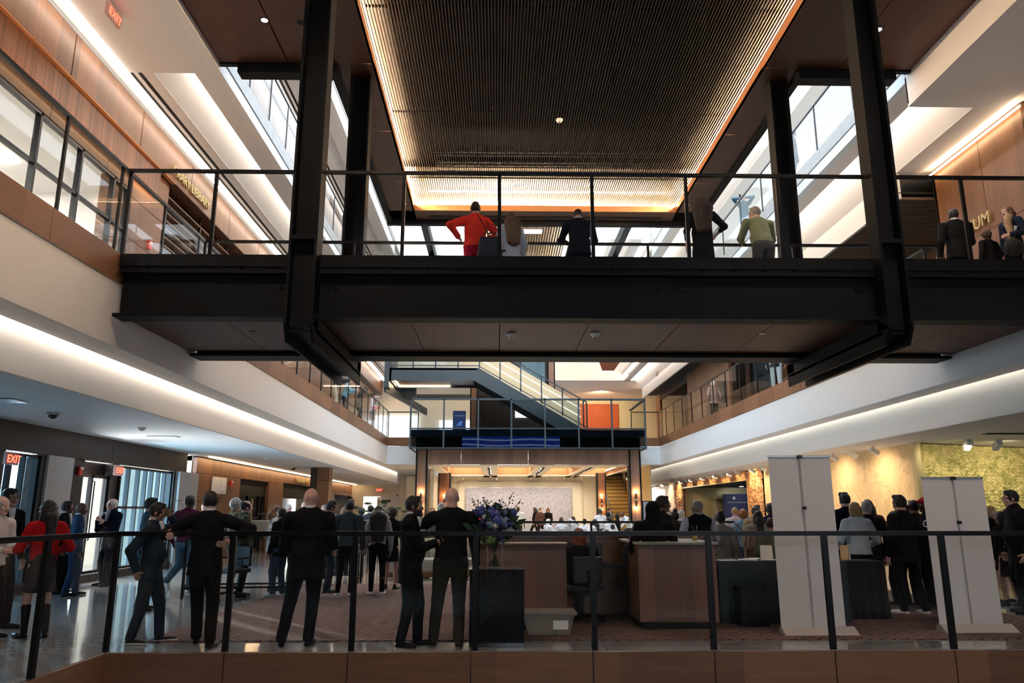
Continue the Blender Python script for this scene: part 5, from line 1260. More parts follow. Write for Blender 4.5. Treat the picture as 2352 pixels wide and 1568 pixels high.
        if shoe=='sneaker' and q<2 and not tiptoe:
            sp_=[cap(base-dr*.03*s,base+dr*.10*s,.041*s,.043*s),cap(base+dr*.10*s,base+dr*.19*s,.043*s,.031*s)]
            part('shoe_sole',sp_,fabric((.72,.72,.70),.6),.012,clip=lambda P:np.maximum(-P[:,2]+.001,P[:,2]-.024),v=.008)
    # ---- hair
    if hair!='bald':
        hm_='hair_'+hc; cl=None; nz=(.003,90); k=.02
        fsub=[ell(H(0,.102,-.045),(.070*s,.060*s,.088*s),HR)]
        sh_=[ell(H(0,-.012,.016),(.085*s,.103*s,.106*s),HR)]
        low=-.055
        if hair=='short': sh_.append(cap(H(-.03,.055,.092),H(.03,.055,.092),.022*s,.022*s))
        if hair=='quiff': sh_+=[cap(H(-.04,.05,.10),H(.04,.045,.10),.034*s,.03*s),cap(H(-.02,-.02,.105),H(.02,-.02,.105),.03*s,.03*s)]; nz=(.006,70)
        if hair=='fringe': fsub.append(ell(H(0,.03,.11),(.075*s,.10*s,.075*s),HR)); nz=(.006,80)
        if hair=='curly': sh_=[ell(H(0,-.02,.02),(.105*s,.115*s,.12*s),HR)]; nz=(.014,60); low=-.10
        if hair=='bun': sh_.append(ell(H(0,-.03,.135),(.048*s,.048*s,.045*s),HR))
        if hair=='turban': sh_=[ell(H(0,-.015,.03),(.092*s,.11*s,.095*s),HR),ell(H(0,-.03,.12),(.06*s,.065*s,.05*s),HR)]; nz=(.003,50)
        if hair=='cap': sh_=[ell(H(0,-.005,.03),(.089*s,.108*s,.088*s),HR),cap(H(-.035,.10,.045),H(.035,.10,.045),.022*s,.022*s)]; nz=None; low=-.01
        if hair in('long','wavy'):
            w_=.066 if hair=='long' else .105
            back=-unit(Fw); e=nb-U*(.13 if hair=='long' else .22)*h+back*.085*h
            sh_+=[cap(H(0,-.045,.0),nb+back*.055*h+U*.02*h,.082*s,w_*s*1.15),cap(nb+back*.055*h+U*.02*h,e,w_*s*1.15,w_*s*.75),*([cap(H(a_*.05,-.03,-.02),nb+back*.06*h+Rt*a_*.045*h+U*.0*h,.07*s,.095*s) for a_ in (-1,1)]+[cap(nb+back*.06*h+Rt*a_*.045*h,e+Rt*a_*.03*h,.095*s,.07*s) for a_ in (-1,1)] if hair=='wavy' else []),
                  cap(H(-.07,-.01,-.01),nb-Rt*.045*h+back*.02*h,.034*s,.036*s),cap(H(.07,-.01,-.01),nb+Rt*.045*h+back*.02*h,.034*s,.036*s)]
            nz=(.006,55); low=-9
        if hair=='bob':
            sh_+=[cap(H(-.045,-.03,-.01),H(-.05,-.03,-.12),.060*s,.052*s),cap(H(.045,-.03,-.01),H(.05,-.03,-.12),.060*s,.052*s),cap(H(0,-.05,0),H(0,-.045,-.12),.07*s,.06*s)]; low=-.17; nz=(.004,50)
        if hair=='pony':
            sh_+=[cap(H(0,-.09,.02),H(0,-.14,-.02),.03*s,.034*s),cap(H(0,-.14,-.02),H(0,-.13,-.17),.034*s,.018*s)]; low=-.2
            fsub.append(ell(H(0,.05,-.12),(.09*s,.12*s,.075*s),HR))
        if hair=='hood': sh_=[ell(H(0,-.015,.01),(.105*s,.115*s,.125*s),HR),cap(H(0,-.03,-.05),nb+U*.01*h,.10*s,.115*s)]; low=-9; nz=None; hm_=T
        if hair=='dreads':
            sh_+=[cap(H(a*.07,-.04+b*.05,.07),H(a*.11,-.08+b*.06,.07-abs(a)*.10),.016*s,.012*s) for a in (-1,-.5,0,.5,1) for b in (-1,0,1)]; nz=(.006,90); k=.006
        c0=hc0.copy()
        def hcl(P,low=low,c0=c0,hu=hu): return low*s-((P-c0)@hu)
        if hair=='long' and label.find('straight')>=0: nz=None
        part({'turban':'head_wrap','cap':'cap','hood':'hood'}.get(hair,'hair'),sh_,hm_ if hair!='cap' else fabric(HC.get(hc,(.4,.02,.02)) if hc!='redcap' else (.45,.02,.02)),k,sub=fsub,clip=hcl,noise=nz if q<2 else None,v={0:.0065,1:.010,2:.015}[q])
    if beard:
        part('beard',[ell(H(0,.030,-.075),(.062*s,.068*s,.060*s),HR),cap(H(-.02,.075,-.105),H(.02,.075,-.105),.03*s,.03*s),cap(H(-.022,.092,-.055),H(.022,.092,-.055),.008*s,.008*s)],
             'hair_'+beard,.012,sub=[ell(H(0,.10,-.025),(.045*s,.05*s,.030*s),HR),ell(H(0,.104,-.071),(.018*s,.012*s,.006*s),HR)],clip=lambda P,c0=hc0.copy(),hu=hu:((P-c0)@hu)+.012*s,noise=(.003,120),v={0:.0055,1:.009,2:.014}[q])
    if q<2:
        mb=MB()
        for a in (-1,1): mb.ball(H(a*.032,.083,-.004),.0125*s,8,6)
        e=mb.build('eye','eye_white',root,smooth=True); e['label']='pair of eyes'
        mb=MB()
        for a in (-1,1): mb.ball(H(a*.032,.0905,-.004),.0062*s,8,6)
        mb.build('iris','black_plastic',e,smooth=True)
        mb=MB().tube([H(-.024,.089,-.070),H(-.01,.0965,-.069),H(.01,.0965,-.069),H(.024,.089,-.070)],[.003*s,.0055*s,.0055*s,.003*s],6); mb.build('mouth','lip_tone',root,smooth=True)
        mb=MB()
        if hair not in('hood',):
            for a in (-1,1): mb.tube([H(a*.018,.090,.020),H(a*.034,.090,.026),H(a*.050,.078,.020)],.0035*s,5)
            mb.build('eyebrow','hair_'+(hc if 'hair_'+hc in M else 'black'),root,smooth=True)
    if glasses:
        mb=MB()
        for a in (-1,1):
            mb.tube([H(a*.034+.023*math.cos(t),.105,-.004+.018*math.sin(t)) for t in np.linspace(0,2*PI,11)],.0022*s,5,cap=False)
            mb.tube([H(a*.057,.103,.0),H(a*.080,.05,.004),H(a*.082,-.005,.002)],.002*s,5)
        mb.tube([H(-.011,.107,.0),H(.011,.107,.0)],.002*s,5); mb.build('glasses','metal_black',root)
    if collar and kind!='vest' or (collar and kind=='vest'):
        part('shirt_collar',[cap(nb+U*.010*h-Fw*.002*h,nb+U*.030*h+Fw*.002*h,.062*s*(.6+.4*g),.060*s*(.6+.4*g))],fabric(collar),.01,clip=lambda P,c=(nb+U*.034*h).copy(),u=U.copy():np.maximum((P-c)@u,-((P-c)@u)-.035*s),v=.008 if q<2 else .014)
        if kind in('jacket','coat'):
            # shirt front between the lapels
            a=nb+Fw*.052*h-U*.005*h; b_=chest+Fw*.074*h*gg+U*.0*h
            part('shirt_front',[cap(a-Rt*.012*h,b_,.016*h,.010*h),cap(a+Rt*.012*h,b_,.016*h,.010*h)],fabric(collar),.01,v=.008 if q<2 else .014)
            for w_ in wr:
                pass
    if tie:
        a=nb+Fw*.066*h-U*.008*h; b_=chest+Fw*.088*h*gg-U*.01*h
        part('tie',[cap(a,b_,.010*h,.016*h)],fabric(tie,.5),.01,v=.006 if q<2 else .012)
    if extra: extra(locals())
    root.location=(x,y,z); root.rotation_euler=(0,0,face)
    root['_hands']=0; del root['_hands']
    c_,s_=math.cos(face),math.sin(face)
    def W_(p): return Vector((x+c_*p[0]-s_*p[1],y+s_*p[0]+c_*p[1],z+p[2]))
    root_info=dict(W=W_,wr=wr,sh=sh,nb=nb,H=H,hip=hip,chest=chest,Fw=Fw,U=U,Rt=Rt,h=h,el=el)
    return root,root_info
BLK=(.008,.008,.010); NAVY=(.010,.016,.035); WHT=(.72,.72,.74); RGT=-PI/2; LFT=PI/2
def phone(p,label,d=(1,0,0)):
    d=Vector(d).normalized(); s_=d.cross(Vector((0,0,1))).normalized()
    return one('mobile_phone',MB().obox(p,d*.005,s_*.036,(0,0,.075)),'black_plastic',label,'phone',bevel=.004)
def bag(name,c,sz,mat,label,strap=None,cat='bag'):
    t=thing(name,label,cat,(c[0],c[1],c[2]-sz[2]/2))
    x,y,z=c; a,b,h_=sz[0]/2,sz[1]/2,sz[2]/2
    MB().prism_y([(x-a,z-h_),(x+a,z-h_),(x+a*.8,z+h_),(x-a*.8,z+h_)],y-b,y+b).build('body',mat,t,bevel=min(b,.03))
    MB().tube([(x-a*.6,y,z+h_),(x-a*.45,y,z+h_+.08),(x+a*.45,y,z+h_+.08),(x+a*.6,y,z+h_)],.008,6).build('handle',mat,t)
    if strap: MB().tube([(x,y,z+h_)]+list(strap),.008,6).build('strap',mat,t)
    return t
# ---- nearest people on the main floor
P=person
P('man in dark suit at the left edge, looking right, with glasses',-6.43,10.3,h=1.80,face=RGT-.3,hair='short',hc='black',skin='tan',top=BLK,bottom=BLK,glasses=True,collar=WHT,q=0,LF=(-.06,.06),RF=(.06,-.08))
P('man in light shirt cut by the left edge of the view',-6.02,9.5,h=1.68,face=RGT-.2,hair='fringe',hc='grey',skin='pink',top=(.62,.58,.56),kind='shirt',bottom=BLK,q=0,LH=(-.08,.13,.62),RH=(.06,.13,.6))
P('woman in red jacket, black skirt and tall boots, long dark ponytail',-5.47,9.6,h=1.63,face=.9,hair='long',hc='black',skin='pale',fem=True,top=(.34,.008,.012),kind='jacket',hem=.54,legs='skirt',bottom=(.03,.028,.03),shoe='boot',q=0,LH=(-.10,.13,.64),RH=(.12,.12,.6),LF=(-.05,.04),RF=(.06,-.04),hy=.35)
P('man in black suit half hidden behind the woman in red',-8.02,14.6,h=1.69,face=RGT+.25,hair='short',hc='black',skin='brown',top=BLK,bottom=BLK,collar=WHT,q=1)
P('bald man in blue suit looking right beside the dark pier',-7.55,14.2,h=1.655,face=RGT+.55,hair='bald',skin='brown',top=(.022,.05,.10),bottom=(.02,.04,.085),collar=WHT,q=0,LF=(-.07,.05),RF=(.07,-.05),hy=-.25)
P('white haired man in dark coat and glasses facing the camera',-7.88,16.1,h=1.76,face=PI-.5,hair='fringe',hc='white',skin='pink',top=(.008,.011,.022),kind='coat',hem=.38,bottom=(.012,.014,.022),glasses=True,collar=(.3,.35,.45),q=0,LH=(-.03,.11,.70),RH=(.07,.13,.73))
r,i=P('man in blue grey suit and sneakers holding a hand to his forehead',-4.0,9.2,h=1.60,face=RGT+.12,hair='short',hc='black',skin='tan',top=(.022,.034,.050),bottom=(.03,.036,.048),collar=WHT,shoes=(.02,.02,.022),shoe='sneaker',q=0,g=1.12,lean=-.03,
  LH=(-.02,.10,.87),lp=(-.3,1,-.6),RH=(.12,-.06,.50),LF=(-.05,.09),RF=(.06,-.07),hp=-.15)
P('man with dark hair mostly hidden behind the man touching his forehead',-5.37,12.1,h=1.71,face=RGT+.4,hair='short',hc='black',skin='tan',top=(.03,.07,.11),bottom=BLK,q=1)
P('man in maroon sweater and jeans kicking one white sneaker back',-5.8,14.7,h=1.80,face=-.25,hair='short',hc='black',skin='dark',top=(.075,.012,.030),kind='sweater',hem=.5,bottom=(.06,.12,.17),shoes=(.7,.7,.7),q=1,LF=(-.05,-.16,.14),RF=(.07,.03),LH=(-.17,.03,.50))
P('man in black suit leaning back on the near railing with arms spread',-3.31,9.02,h=1.73,face=.12,hair='short',hc='black',skin='pink',top=BLK,bottom=BLK,collar=WHT,q=0,g=1.1,LH=(-.21,-.16,.69),lp=(-1,.2,-.5),RH=(.17,-.10,.66),rp=(1,-.2,-.4),LF=(-.04,.10),RF=(.09,-.10),hy=.35,lean=.02)
P('bald pink faced man just left of the leaning man\'s head',-6.05,16.2,h=1.70,face=RGT,hair='bald',skin='pink',top=(.2,.2,.22),bottom=BLK,q=1)
P('man with curly grey hair beside the green jacket',-5.2,15.5,h=1.75,face=RGT+.6,hair='curly',hc='grey',skin='pink',top=(.10,.10,.07),bottom=(.1,.1,.1),q=1)
P('balding man in green field jacket looking right',-4.52,14.0,h=1.69,face=RGT+.5,hair='fringe',hc='black',skin='pink',top=(.055,.065,.035),bottom=(.02,.022,.02),q=1,RH=(.12,.18,.62))
P('woman with long auburn hair behind the woman with a name tag',-4.28,15.1,h=1.62,face=RGT+.5,hair='long',hc='light',skin='pale',fem=True,top=(.5,.5,.5),bottom=BLK,q=1)
r,i=P('woman in black with a white name tag and hair clip, looking left',-3.85,14.05,h=1.56,face=LFT-.5,hair='pony',hc='black',skin='pale',fem=True,top=BLK,bottom=(.05,.09,.14),shoes=(.6,.6,.6),q=1)
one('name_tag',MB().obox((-3.98,13.88,1.20),(.045,-.02,0),(.004,.008,0),(.012,0,.035)),'paper_white','small white name tag on the woman in black at left','badge')
P('pale bald man in black suit seen from behind, near railing',-2.16,9.02,h=1.765,face=.12,hair='bald',skin='pink',top=BLK,bottom=(.010,.010,.013),collar=WHT,q=0,g=1.28,LH=(-.10,.16,.56),RH=(.10,.16,.56),LF=(-.13,.0),RF=(.035,-.01),hem=.40)
P('distant white haired man between the lady with the tag and the bald man',-5.88,22.1,h=1.70,face=PI,hair='short',hc='white',skin='pink',top=(.3,.3,.32),bottom=BLK,q=2)
P('distant bald man just left of the pale bald man',-5.0,20.2,h=1.75,face=RGT,hair='bald',skin='pink',top=(.1,.1,.12),bottom=BLK,q=2)
P('distant grey haired man just right of the pale bald man',-4.43,20,h=1.66,face=PI,hair='short',hc='grey',skin='pink',top=(.15,.15,.17),bottom=BLK,q=2)
P('distant woman with light brown hair beside the profile of the young man',-3.62,18.5,h=1.60,face=.4,hair='bob',hc='light',skin='pale',fem=True,top=(.2,.17,.13),bottom=BLK,q=2)
P('young man in profile with black hair and sneakers behind the bald man',-3.12,14.6,h=1.69,face=RGT+.3,hair='quiff',hc='black',skin='pale',top=BLK,bottom=(.03,.045,.07),shoes=(.05,.05,.05),collar=WHT,q=1)
P('young man in grey blazer, black trousers and white sneakers from behind',-2.67,14.1,h=1.70,face=-.05,hair='quiff',hc='black',skin='tan',top=(.045,.055,.060),bottom=BLK,shoes=(.75,.75,.75),shoe='sneaker',legs='slim',q=1,hem=.50,LF=(-.085,0),RF=(.05,0))
r,i=P('woman in light grey cropped sweater with long black hair, white sneakers',-2.16,14.3,h=1.605,face=.1,hair='wavy',hc='black',skin='tan',fem=True,top=(.36,.37,.38),kind='sweater',hem=.54,bottom=BLK,shoes=(.72,.70,.68),shoe='sneaker',legs='slim',q=1,g=1.06)
bag('handbag',(-2.45,14.2,.80),(.16,.07,.17),'leather_cream','small white shoulder bag at the hip of the woman in grey',strap=[(-2.42,14.25,1.1),(-2.28,14.2,1.38)])
P('woman with short curly brown hair in a black dress and heels',-2.03,15.15,h=1.57,face=-.2,hair='curly',hc='brown',skin='pale',fem=True,top=BLK,kind='dress',hem=.33,legs='none',bottom=BLK,q=1)
P('distant man in blue grey suit with dark cropped hair',-3.42,21.1,h=1.67,face=0,hair='short',hc='black',skin='dark',top=(.07,.09,.11),bottom=(.03,.03,.04),collar=WHT,q=2)
P('distant woman with dark curly hair left of the blue grey suit',-3.9,22.5,h=1.6,face=0,hair='curly',hc='black',skin='brown',fem=True,top=BLK,bottom=BLK,q=2)
P('bearded man in black suit and patterned tie looking right with clasped hands',-.98,8.97,h=1.675,face=RGT-.12,hair='short',hc='black',skin='tan',beard='black',top=BLK,bottom=(.012,.012,.015),collar=WHT,tie=(.35,.28,.12),q=0,g=1.22,LH=(-.03,.17,.665),RH=(.03,.18,.66),LF=(-.05,.05),RF=(.06,-.04),hem=.40)
P('bald man in black pullover and olive trousers with one arm raised, from behind',-.52,8.98,h=1.775,face=.10,hair='bald',skin='pink',top=BLK,kind='sweater',hem=.485,bottom=(.040,.036,.027),q=0,g=1.26,LH=(-.235,.10,.815),lp=(-.5,-.1,-1),RH=(.17,.08,.47),LF=(-.10,.05),RF=(.055,-.02),shoes=(.04,.03,.02))
P('distant grey haired person behind the bald man in the pullover',-1.35,19,h=1.70,face=0,hair='curly',hc='grey',skin='pink',top=(.1,.1,.1),bottom=BLK,q=2)
P('distant blond woman between the two talking men',-1.9,23,h=1.62,face=PI,hair='bob',hc='orange',skin='pink',fem=True,top=(.1,.08,.08),bottom=BLK,q=2)
# ---- reception
r,i=P('man with glasses behind the flowers looking down at his phone',0.02,12.55,h=1.63,face=PI-.5,hair='short',hc='black',skin='brown',top=(.02,.025,.06),bottom=BLK,glasses=True,q=1,LH=(-.02,.20,.73),RH=(.12,.2,.73),hp=-.3)
phone((-.10,12.28,1.27),'black mobile phone in the hand of the man behind the flowers',(0,-1,0))
P('red haired guard in black jacket with a red arm patch sitting on an office chair',1.12,10.62,h=1.66,face=.25,hair='bob',hc='red',skin='pale',top=BLK,bottom=BLK,q=0,seated=True,z=.0,LH=(-.10,.25,.42),RH=(.16,.25,.42),g=1.15)
one('arm_patch',MB().prism_y([(1.27,.84),(1.31,.83),(1.32,.885),(1.295,.92),(1.27,.90)],10.44,10.445),'red_plastic','small red triangular patch on the sleeve of the red haired guard','patch')
P('person in black hooded top standing at the right end of the desk, from behind',2.08,10.3,h=1.62,face=.05,hair='hood',skin='dark',top=(.006,.006,.007),bottom=BLK,q=0,g=1.2,LH=(-.14,.14,.55),RH=(.14,.14,.55))
P('man with glasses and cropped hair just behind the hooded person',2.33,10.95,h=1.72,face=RGT+.2,hair='short',hc='black',skin='brown',top=BLK,bottom=BLK,glasses=True,q=0)
P('grey haired man in dark vest over a light blue shirt, from behind',3.13,12.0,h=1.67,face=.1,hair='short',hc='grey',skin='tan',top=(.010,.012,.018),kind='vest',collar=(.42,.45,.55),bottom=BLK,q=1,g=1.28,hy=.4,LH=(-.12,.16,.58),RH=(.12,.16,.58))
P('woman with black hair in a bun between the hooded person and the vest',3.25,14.1,h=1.50,face=.5,hair='bun',hc='black',skin='brown',fem=True,top=(.05,.035,.03),bottom=BLK,q=1)
P('distant bald man in brown jacket near the far copper relief',4.02,18,h=1.56,face=.4,hair='bald',skin='pink',top=(.09,.035,.02),bottom=BLK,q=2)
r,i=P('woman with a tall black head wrap and beige jacket holding a brown bag',3.77,13,h=1.47,face=-.1,hair='turban',hc='black',skin='dark',fem=True,top=(.36,.33,.28),bottom=BLK,q=1,g=1.1)
bag('handbag',(4.18,12.75,.72),(.26,.10,.34),'leather_brown','brown leather tote with long straps beside the beige jacket',strap=[(4.1,12.8,1.1),(3.95,12.85,1.28)])
P('woman with small glasses and short dark hair right of the head wrap',4.62,16.1,h=1.47,face=0,hair='short',hc='black',skin='brown',fem=True,top=(.5,.5,.5),bottom=BLK,q=1)
P('person in pale pink shirt facing the dark portal',5.55,18,h=1.59,face=-.3,hair='short',hc='blond',skin='pink',top=(.62,.50,.52),kind='shirt',bottom=(.1,.1,.12),q=2)
P('person with curly orange hair in a light blue shirt',5.10,16,h=1.53,face=-.2,hair='curly',hc='orange',skin='pink',fem=True,top=(.22,.36,.52),kind='shirt',bottom=(.1,.12,.2),q=1)
P('man with black hair in a tan blazer near the dark portal',5.30,15.8,h=1.60,face=-.1,hair='short',hc='black',skin='tan',top=(.38,.30,.20),bottom=(.1,.1,.1),q=1,g=1.1)
P('young man facing the camera right of the tan blazer',5.80,17.2,h=1.63,face=PI-.3,hair='quiff',hc='brown',skin='pink',top=(.1,.1,.12),bottom=BLK,q=1)
r,i=P('woman with long straight black hair and pale beige coat carrying a tan bag',4.40,13,h=1.51,face=-.1,hair='long',hc='black',skin='brown',fem=True,top=(.48,.43,.35),kind='coat',hem=.33,bottom=BLK,q=1,g=1.1)
bag('handbag',(4.22,12.62,.98),(.34,.12,.26),'leather_tan','slouchy tan shoulder bag on the long haired woman in beige',strap=[(4.25,12.7,1.2)])
P('person in dark purple hooded top next to the tall banner',4.98,14,h=1.65,face=.0,hair='short',hc='black',skin='dark',top=(.03,.015,.07),bottom=BLK,q=1)
P('man in grey suit partly hidden by the tall banner',4.02,11.35,h=1.40,face=-.3,hair='short',hc='black',skin='tan',top=(.12,.12,.10),bottom=BLK,q=1)
P('distant woman with black and white hair near the dark portal',4.65,19.5,h=1.55,face=.2,hair='bob',hc='grey',skin='pale',fem=True,top=(.5,.35,.4),bottom=BLK,q=2)
P('distant bald man in white looking toward the dark portal',5.35,20.5,h=1.62,face=0,hair='bald',skin='brown',top=(.6,.6,.62),bottom=BLK,q=2)
# ---- right crowd
P('blond woman in pale blue grey jacket and black trousers, from behind',5.50,11.8,h=1.64,face=.05,hair='bob',hc='blond',skin='pale',fem=True,top=(.42,.50,.58),bottom=BLK,q=0,g=1.18,hem=.50,LH=(-.12,.14,.57),RH=(.14,.12,.56))
P('tall man in navy suit behind the blond woman',5.95,13.1,h=1.81,face=.3,hair='quiff',hc='black',skin='pale',top=(.008,.012,.03),bottom=BLK,q=1,hy=-.3)
P('woman with black bob and dusty red jacket behind the blond woman',6.38,13.2,h=1.70,face=-.2,hair='long',hc='black',skin='pale',fem=True,top=(.22,.045,.04),bottom=BLK,q=1)
P('grey haired man between the tall man and the blond woman',5.98,12.4,h=1.66,face=.1,hair='short',hc='grey',skin='pink',top=(.02,.02,.02),bottom=BLK,q=1)
P('elderly person with sandy hair behind the young man in black',7.1,14.6,h=1.60,face=.1,hair='curly',hc='blond',skin='pink',top=(.05,.04,.04),bottom=BLK,q=1)
P('woman with dark hair low between the red jacket and the young man in black',6.45,12.5,h=1.50,face=.3,hair='bob',hc='black',skin='tan',fem=True,top=(.02,.02,.02),bottom=BLK,q=1)
P('young man in oversized black jacket and white sneakers',6.06,11.5,h=1.73,face=.35,hair='quiff',hc='black',skin='pale',top=BLK,bottom=BLK,shoes=(.72,.74,.72),shoe='sneaker',q=0,g=1.22,hem=.42,LF=(-.07,.02),RF=(.10,-.05))
P('man with dark hair half hidden behind the young man in black',6.75,12.4,h=1.68,face=.1,hair='short',hc='black',skin='tan',top=(.06,.055,.05),bottom=BLK,q=1)
P('man in red cap and numbered black jersey drinking beside the short banner',6.78,12.1,h=1.72,face=LFT-.1,hair='cap',hc='redcap',skin='dark',top=(.015,.015,.02),bottom=BLK,q=1,RH=(.02,.17,.84),rp=(.4,.2,-1),g=1.1)
t=thing('jersey_number','white printed characters on the sleeve of the black jersey','print',(6.60,11.88,1.28)); text('lettering','G7',.15,(6.55,11.86,1.22),(PI/2,0,.1),'paper_white',t,ext=.001)
P('man in black coat and glasses looking left at the right edge',7.80,11.55,h=1.82,face=LFT-.2,hair='short',hc='black',skin='pink',top=BLK,kind='coat',hem=.36,bottom=BLK,glasses=True,q=0,g=1.2)
P('smiling blond woman in black skirt behind the man in the black coat',8.35,13.0,h=1.59,face=PI+.4,hair='wavy',hc='blond',skin='pink',fem=True,top=BLK,kind='jacket',legs='skirt',bottom=BLK,q=1,hy=-.3)
P('woman in dark clothes between the smiling woman and the black coat',8.15,12.4,h=1.50,face=.3,hair='long',hc='black',skin='tan',fem=True,top=(.015,.012,.012),kind='dress',legs='none',bottom=BLK,q=1)
# ---- lounge group
P('woman in red blazer in front of the pale artwork',-.87,38,h=1.65,face=RGT,hair='long',hc='auburn',skin='pink',fem=True,top=(.65,.03,.03),bottom=BLK,q=2)
P('person in dark clothes left of the woman in the red blazer',-1.35,38.6,h=1.45,face=RGT,hair='bob',hc='brown',skin='pale',fem=True,top=(.03,.02,.02),bottom=BLK,q=2)
P('bald man with beard in white polo shirt in front of the artwork',.99,36,h=1.74,face=PI-.1,hair='bald',skin='dark',beard='black',top=(.8,.82,.86),kind='shirt',bottom=(.03,.03,.03),sleeve=0,q=2,g=1.3,RH=(.16,.1,.55))
P('woman in black trouser suit walking left past the artwork',2.13,43.2,h=1.74,face=LFT,hair='long',hc='black',skin='tan',fem=True,top=BLK,bottom=BLK,q=2,LF=(-.05,.20),RF=(.05,-.18),g=1.15)
P('short haired woman in patterned top behind the walking woman',2.30,41,h=1.69,face=PI+.3,hair='short',hc='brown',skin='pink',fem=True,top=(.09,.05,.04),bottom=BLK,q=2)
P('woman with glasses in black cardigan looking down at her phone',2.72,41.2,h=1.69,face=PI+.1,hair='bob',hc='auburn',skin='pink',fem=True,glasses=True,top=BLK,bottom=BLK,q=2,LH=(-.04,.17,.62),RH=(.06,.17,.62),hp=-.35)
def whites(label,x,y,h,face,**k): 
    k.setdefault('skin','dark'); k.setdefault('hc','black'); 
    return P(label,x,y,h=h,face=face,top=(.80,.82,.86),kind='shirt',bottom=(.06,.055,.05),q=2,**k)
def chair_at(x,y,face,label):
    t=thing('lounge_chair',label,'chair',(x,y,0),'chairs at the lounge tables'); c,s_=math.cos(face),math.sin(face)
    def Q(a,b,z): return Vector((x+c*a-s_*b,y+s_*a+c*b,z))
    MB().obox(Q(0,.03,.42),Vector((c,s_,0))*.23,Vector((-s_,c,0))*.23,(0,0,.03)).build('seat','leather_grey',t,bevel=.015)
    MB().obox(Q(0,-.22,.62),Vector((c,s_,0))*.22,Vector((-s_,c,0))*.02,(0,0,.18)).build('backrest','leather_grey',t,bevel=.015)
    for a in (-.2,.2):
        for b in (-.17,.23): MB().bar(Q(a,b,0),Q(a,b,.42),.025,.025).build('leg','metal_black',t)
seats=[('grey haired woman in white seated at the left of the lounge group',1.97,30,1.60,-.9,dict(hair='bob',hc='white',skin='brown',fem=True)),
('seated woman in white with a black head wrap',2.51,30.2,1.62,.3,dict(hair='turban',fem=True)),
('seated bald man in white with his hand on his chin',2.98,30.4,1.72,PI+.5,dict(hair='bald',RH=(.03,.16,.60))),
('seated woman in white with short hair looking down',3.40,30,1.60,PI-.6,dict(hair='short',fem=True)),
('seated woman in a vest with very long black hair',3.42,27,1.62,.8,dict(hair='long',fem=True,g=1.05)),
('seated woman in white with braids turned right',4.22,29,1.72,-.6,dict(hair='dreads',fem=True)),
('seated man in white seen from behind, dark cropped hair',3.73,25,1.44,.1,dict(hair='short',skin='brown')),
('seated child in dark top low in front of the lounge group',3.28,23.2,1.24,.1,dict(hair='curly')),
('seated child in white with dark hair at the right of the lounge',3.85,23.2,1.30,.1,dict(hair='short'))]
for l,x,y,h,f,k in seats:
    whites(l,x,y,h,f,seated=True,**k); chair_at(x,y,f,'grey upholstered chair under a seated person in white')
whites('standing man in white with a tall dark head wrap and beard',4.27,32,1.58,PI,hair='turban',beard='grey',g=1.15)
P('man in dark suit and tie beside the gold staircase',5.43,37.5,h=1.69,face=RGT-.6,hair='short',hc='brown',skin='pink',top=(.02,.02,.03),bottom=BLK,collar=(.5,.55,.65),tie=(.1,.1,.2),q=2)
whites('bald man in white bending forward over a table, hands down',5.45,32,1.62,LFT+.45,hair='bald',lean=.62,skin='brown',LH=(-.12,.38,.48),RH=(.12,.38,.48),hp=-.4)
P('person in black with a big dark afro behind the seated woman with braids',4.75,30.5,h=1.42,face=LFT,hair='curly',hc='black',skin='dark',top=BLK,bottom=BLK,q=2)
# ---- level two, left balcony
P('man in navy top and beige trousers leaning on the left level two railing',-5.75,26.7,z=F2,h=1.68,face=RGT+.3,hair='short',hc='black',skin='brown',top=NAVY,kind='sweater',bottom=(.50,.44,.34),q=1,lean=.25,LH=(-.1,.26,.68),RH=(.1,.26,.68))
P('man in blue shirt behind the beige trousers on the left balcony',-5.85,28.9,z=F2,h=1.66,face=RGT+.2,hair='short',hc='grey',skin='pink',top=(.14,.35,.50),kind='shirt',bottom=(.02,.02,.03),q=2,lean=.2,LH=(-.1,.26,.68),RH=(.1,.26,.68))
P('woman with dark hair taking a picture over the left level two railing',-5.6,30.6,z=F2,h=1.62,face=RGT+.1,hair='curly',hc='black',skin='pale',fem=True,top=(.05,.05,.05),bottom=BLK,q=2,lean=.15,LH=(-.05,.2,.85),RH=(.05,.2,.85))
P('man in white shirt and grey trousers filming from the far left balcony',-5.55,33.5,z=F2,h=1.77,face=RGT+.3,hair='short',hc='black',skin='pink',top=(.72,.68,.75),kind='shirt',bottom=(.16,.16,.17),q=1,LH=(-.06,.2,.88),RH=(.10,.12,.64))
# ---- level two, right balcony
P('grey haired person in brown sitting high behind the right balcony railing',8.5,29.3,z=F2,h=1.62,face=.2,hair='curly',hc='white',skin='pink',top=(.30,.20,.16),bottom=(.03,.03,.03),q=1,g=1.25)
P('person in dark top and pale blue jeans behind the right balcony railing',8.25,21.9,z=F2,h=1.70,face=PI-.5,hair='short',hc='black',skin='tan',top=(.015,.02,.025),bottom=(.42,.52,.60),q=1,LF=(-.06,.06),RF=(.07,-.08),g=1.1)
one('wall_sign',MB().box(9.76,9.79,32.1,32.9,6.0,6.95),'black_plastic','black notice board on the wood wall behind the right balcony','sign')
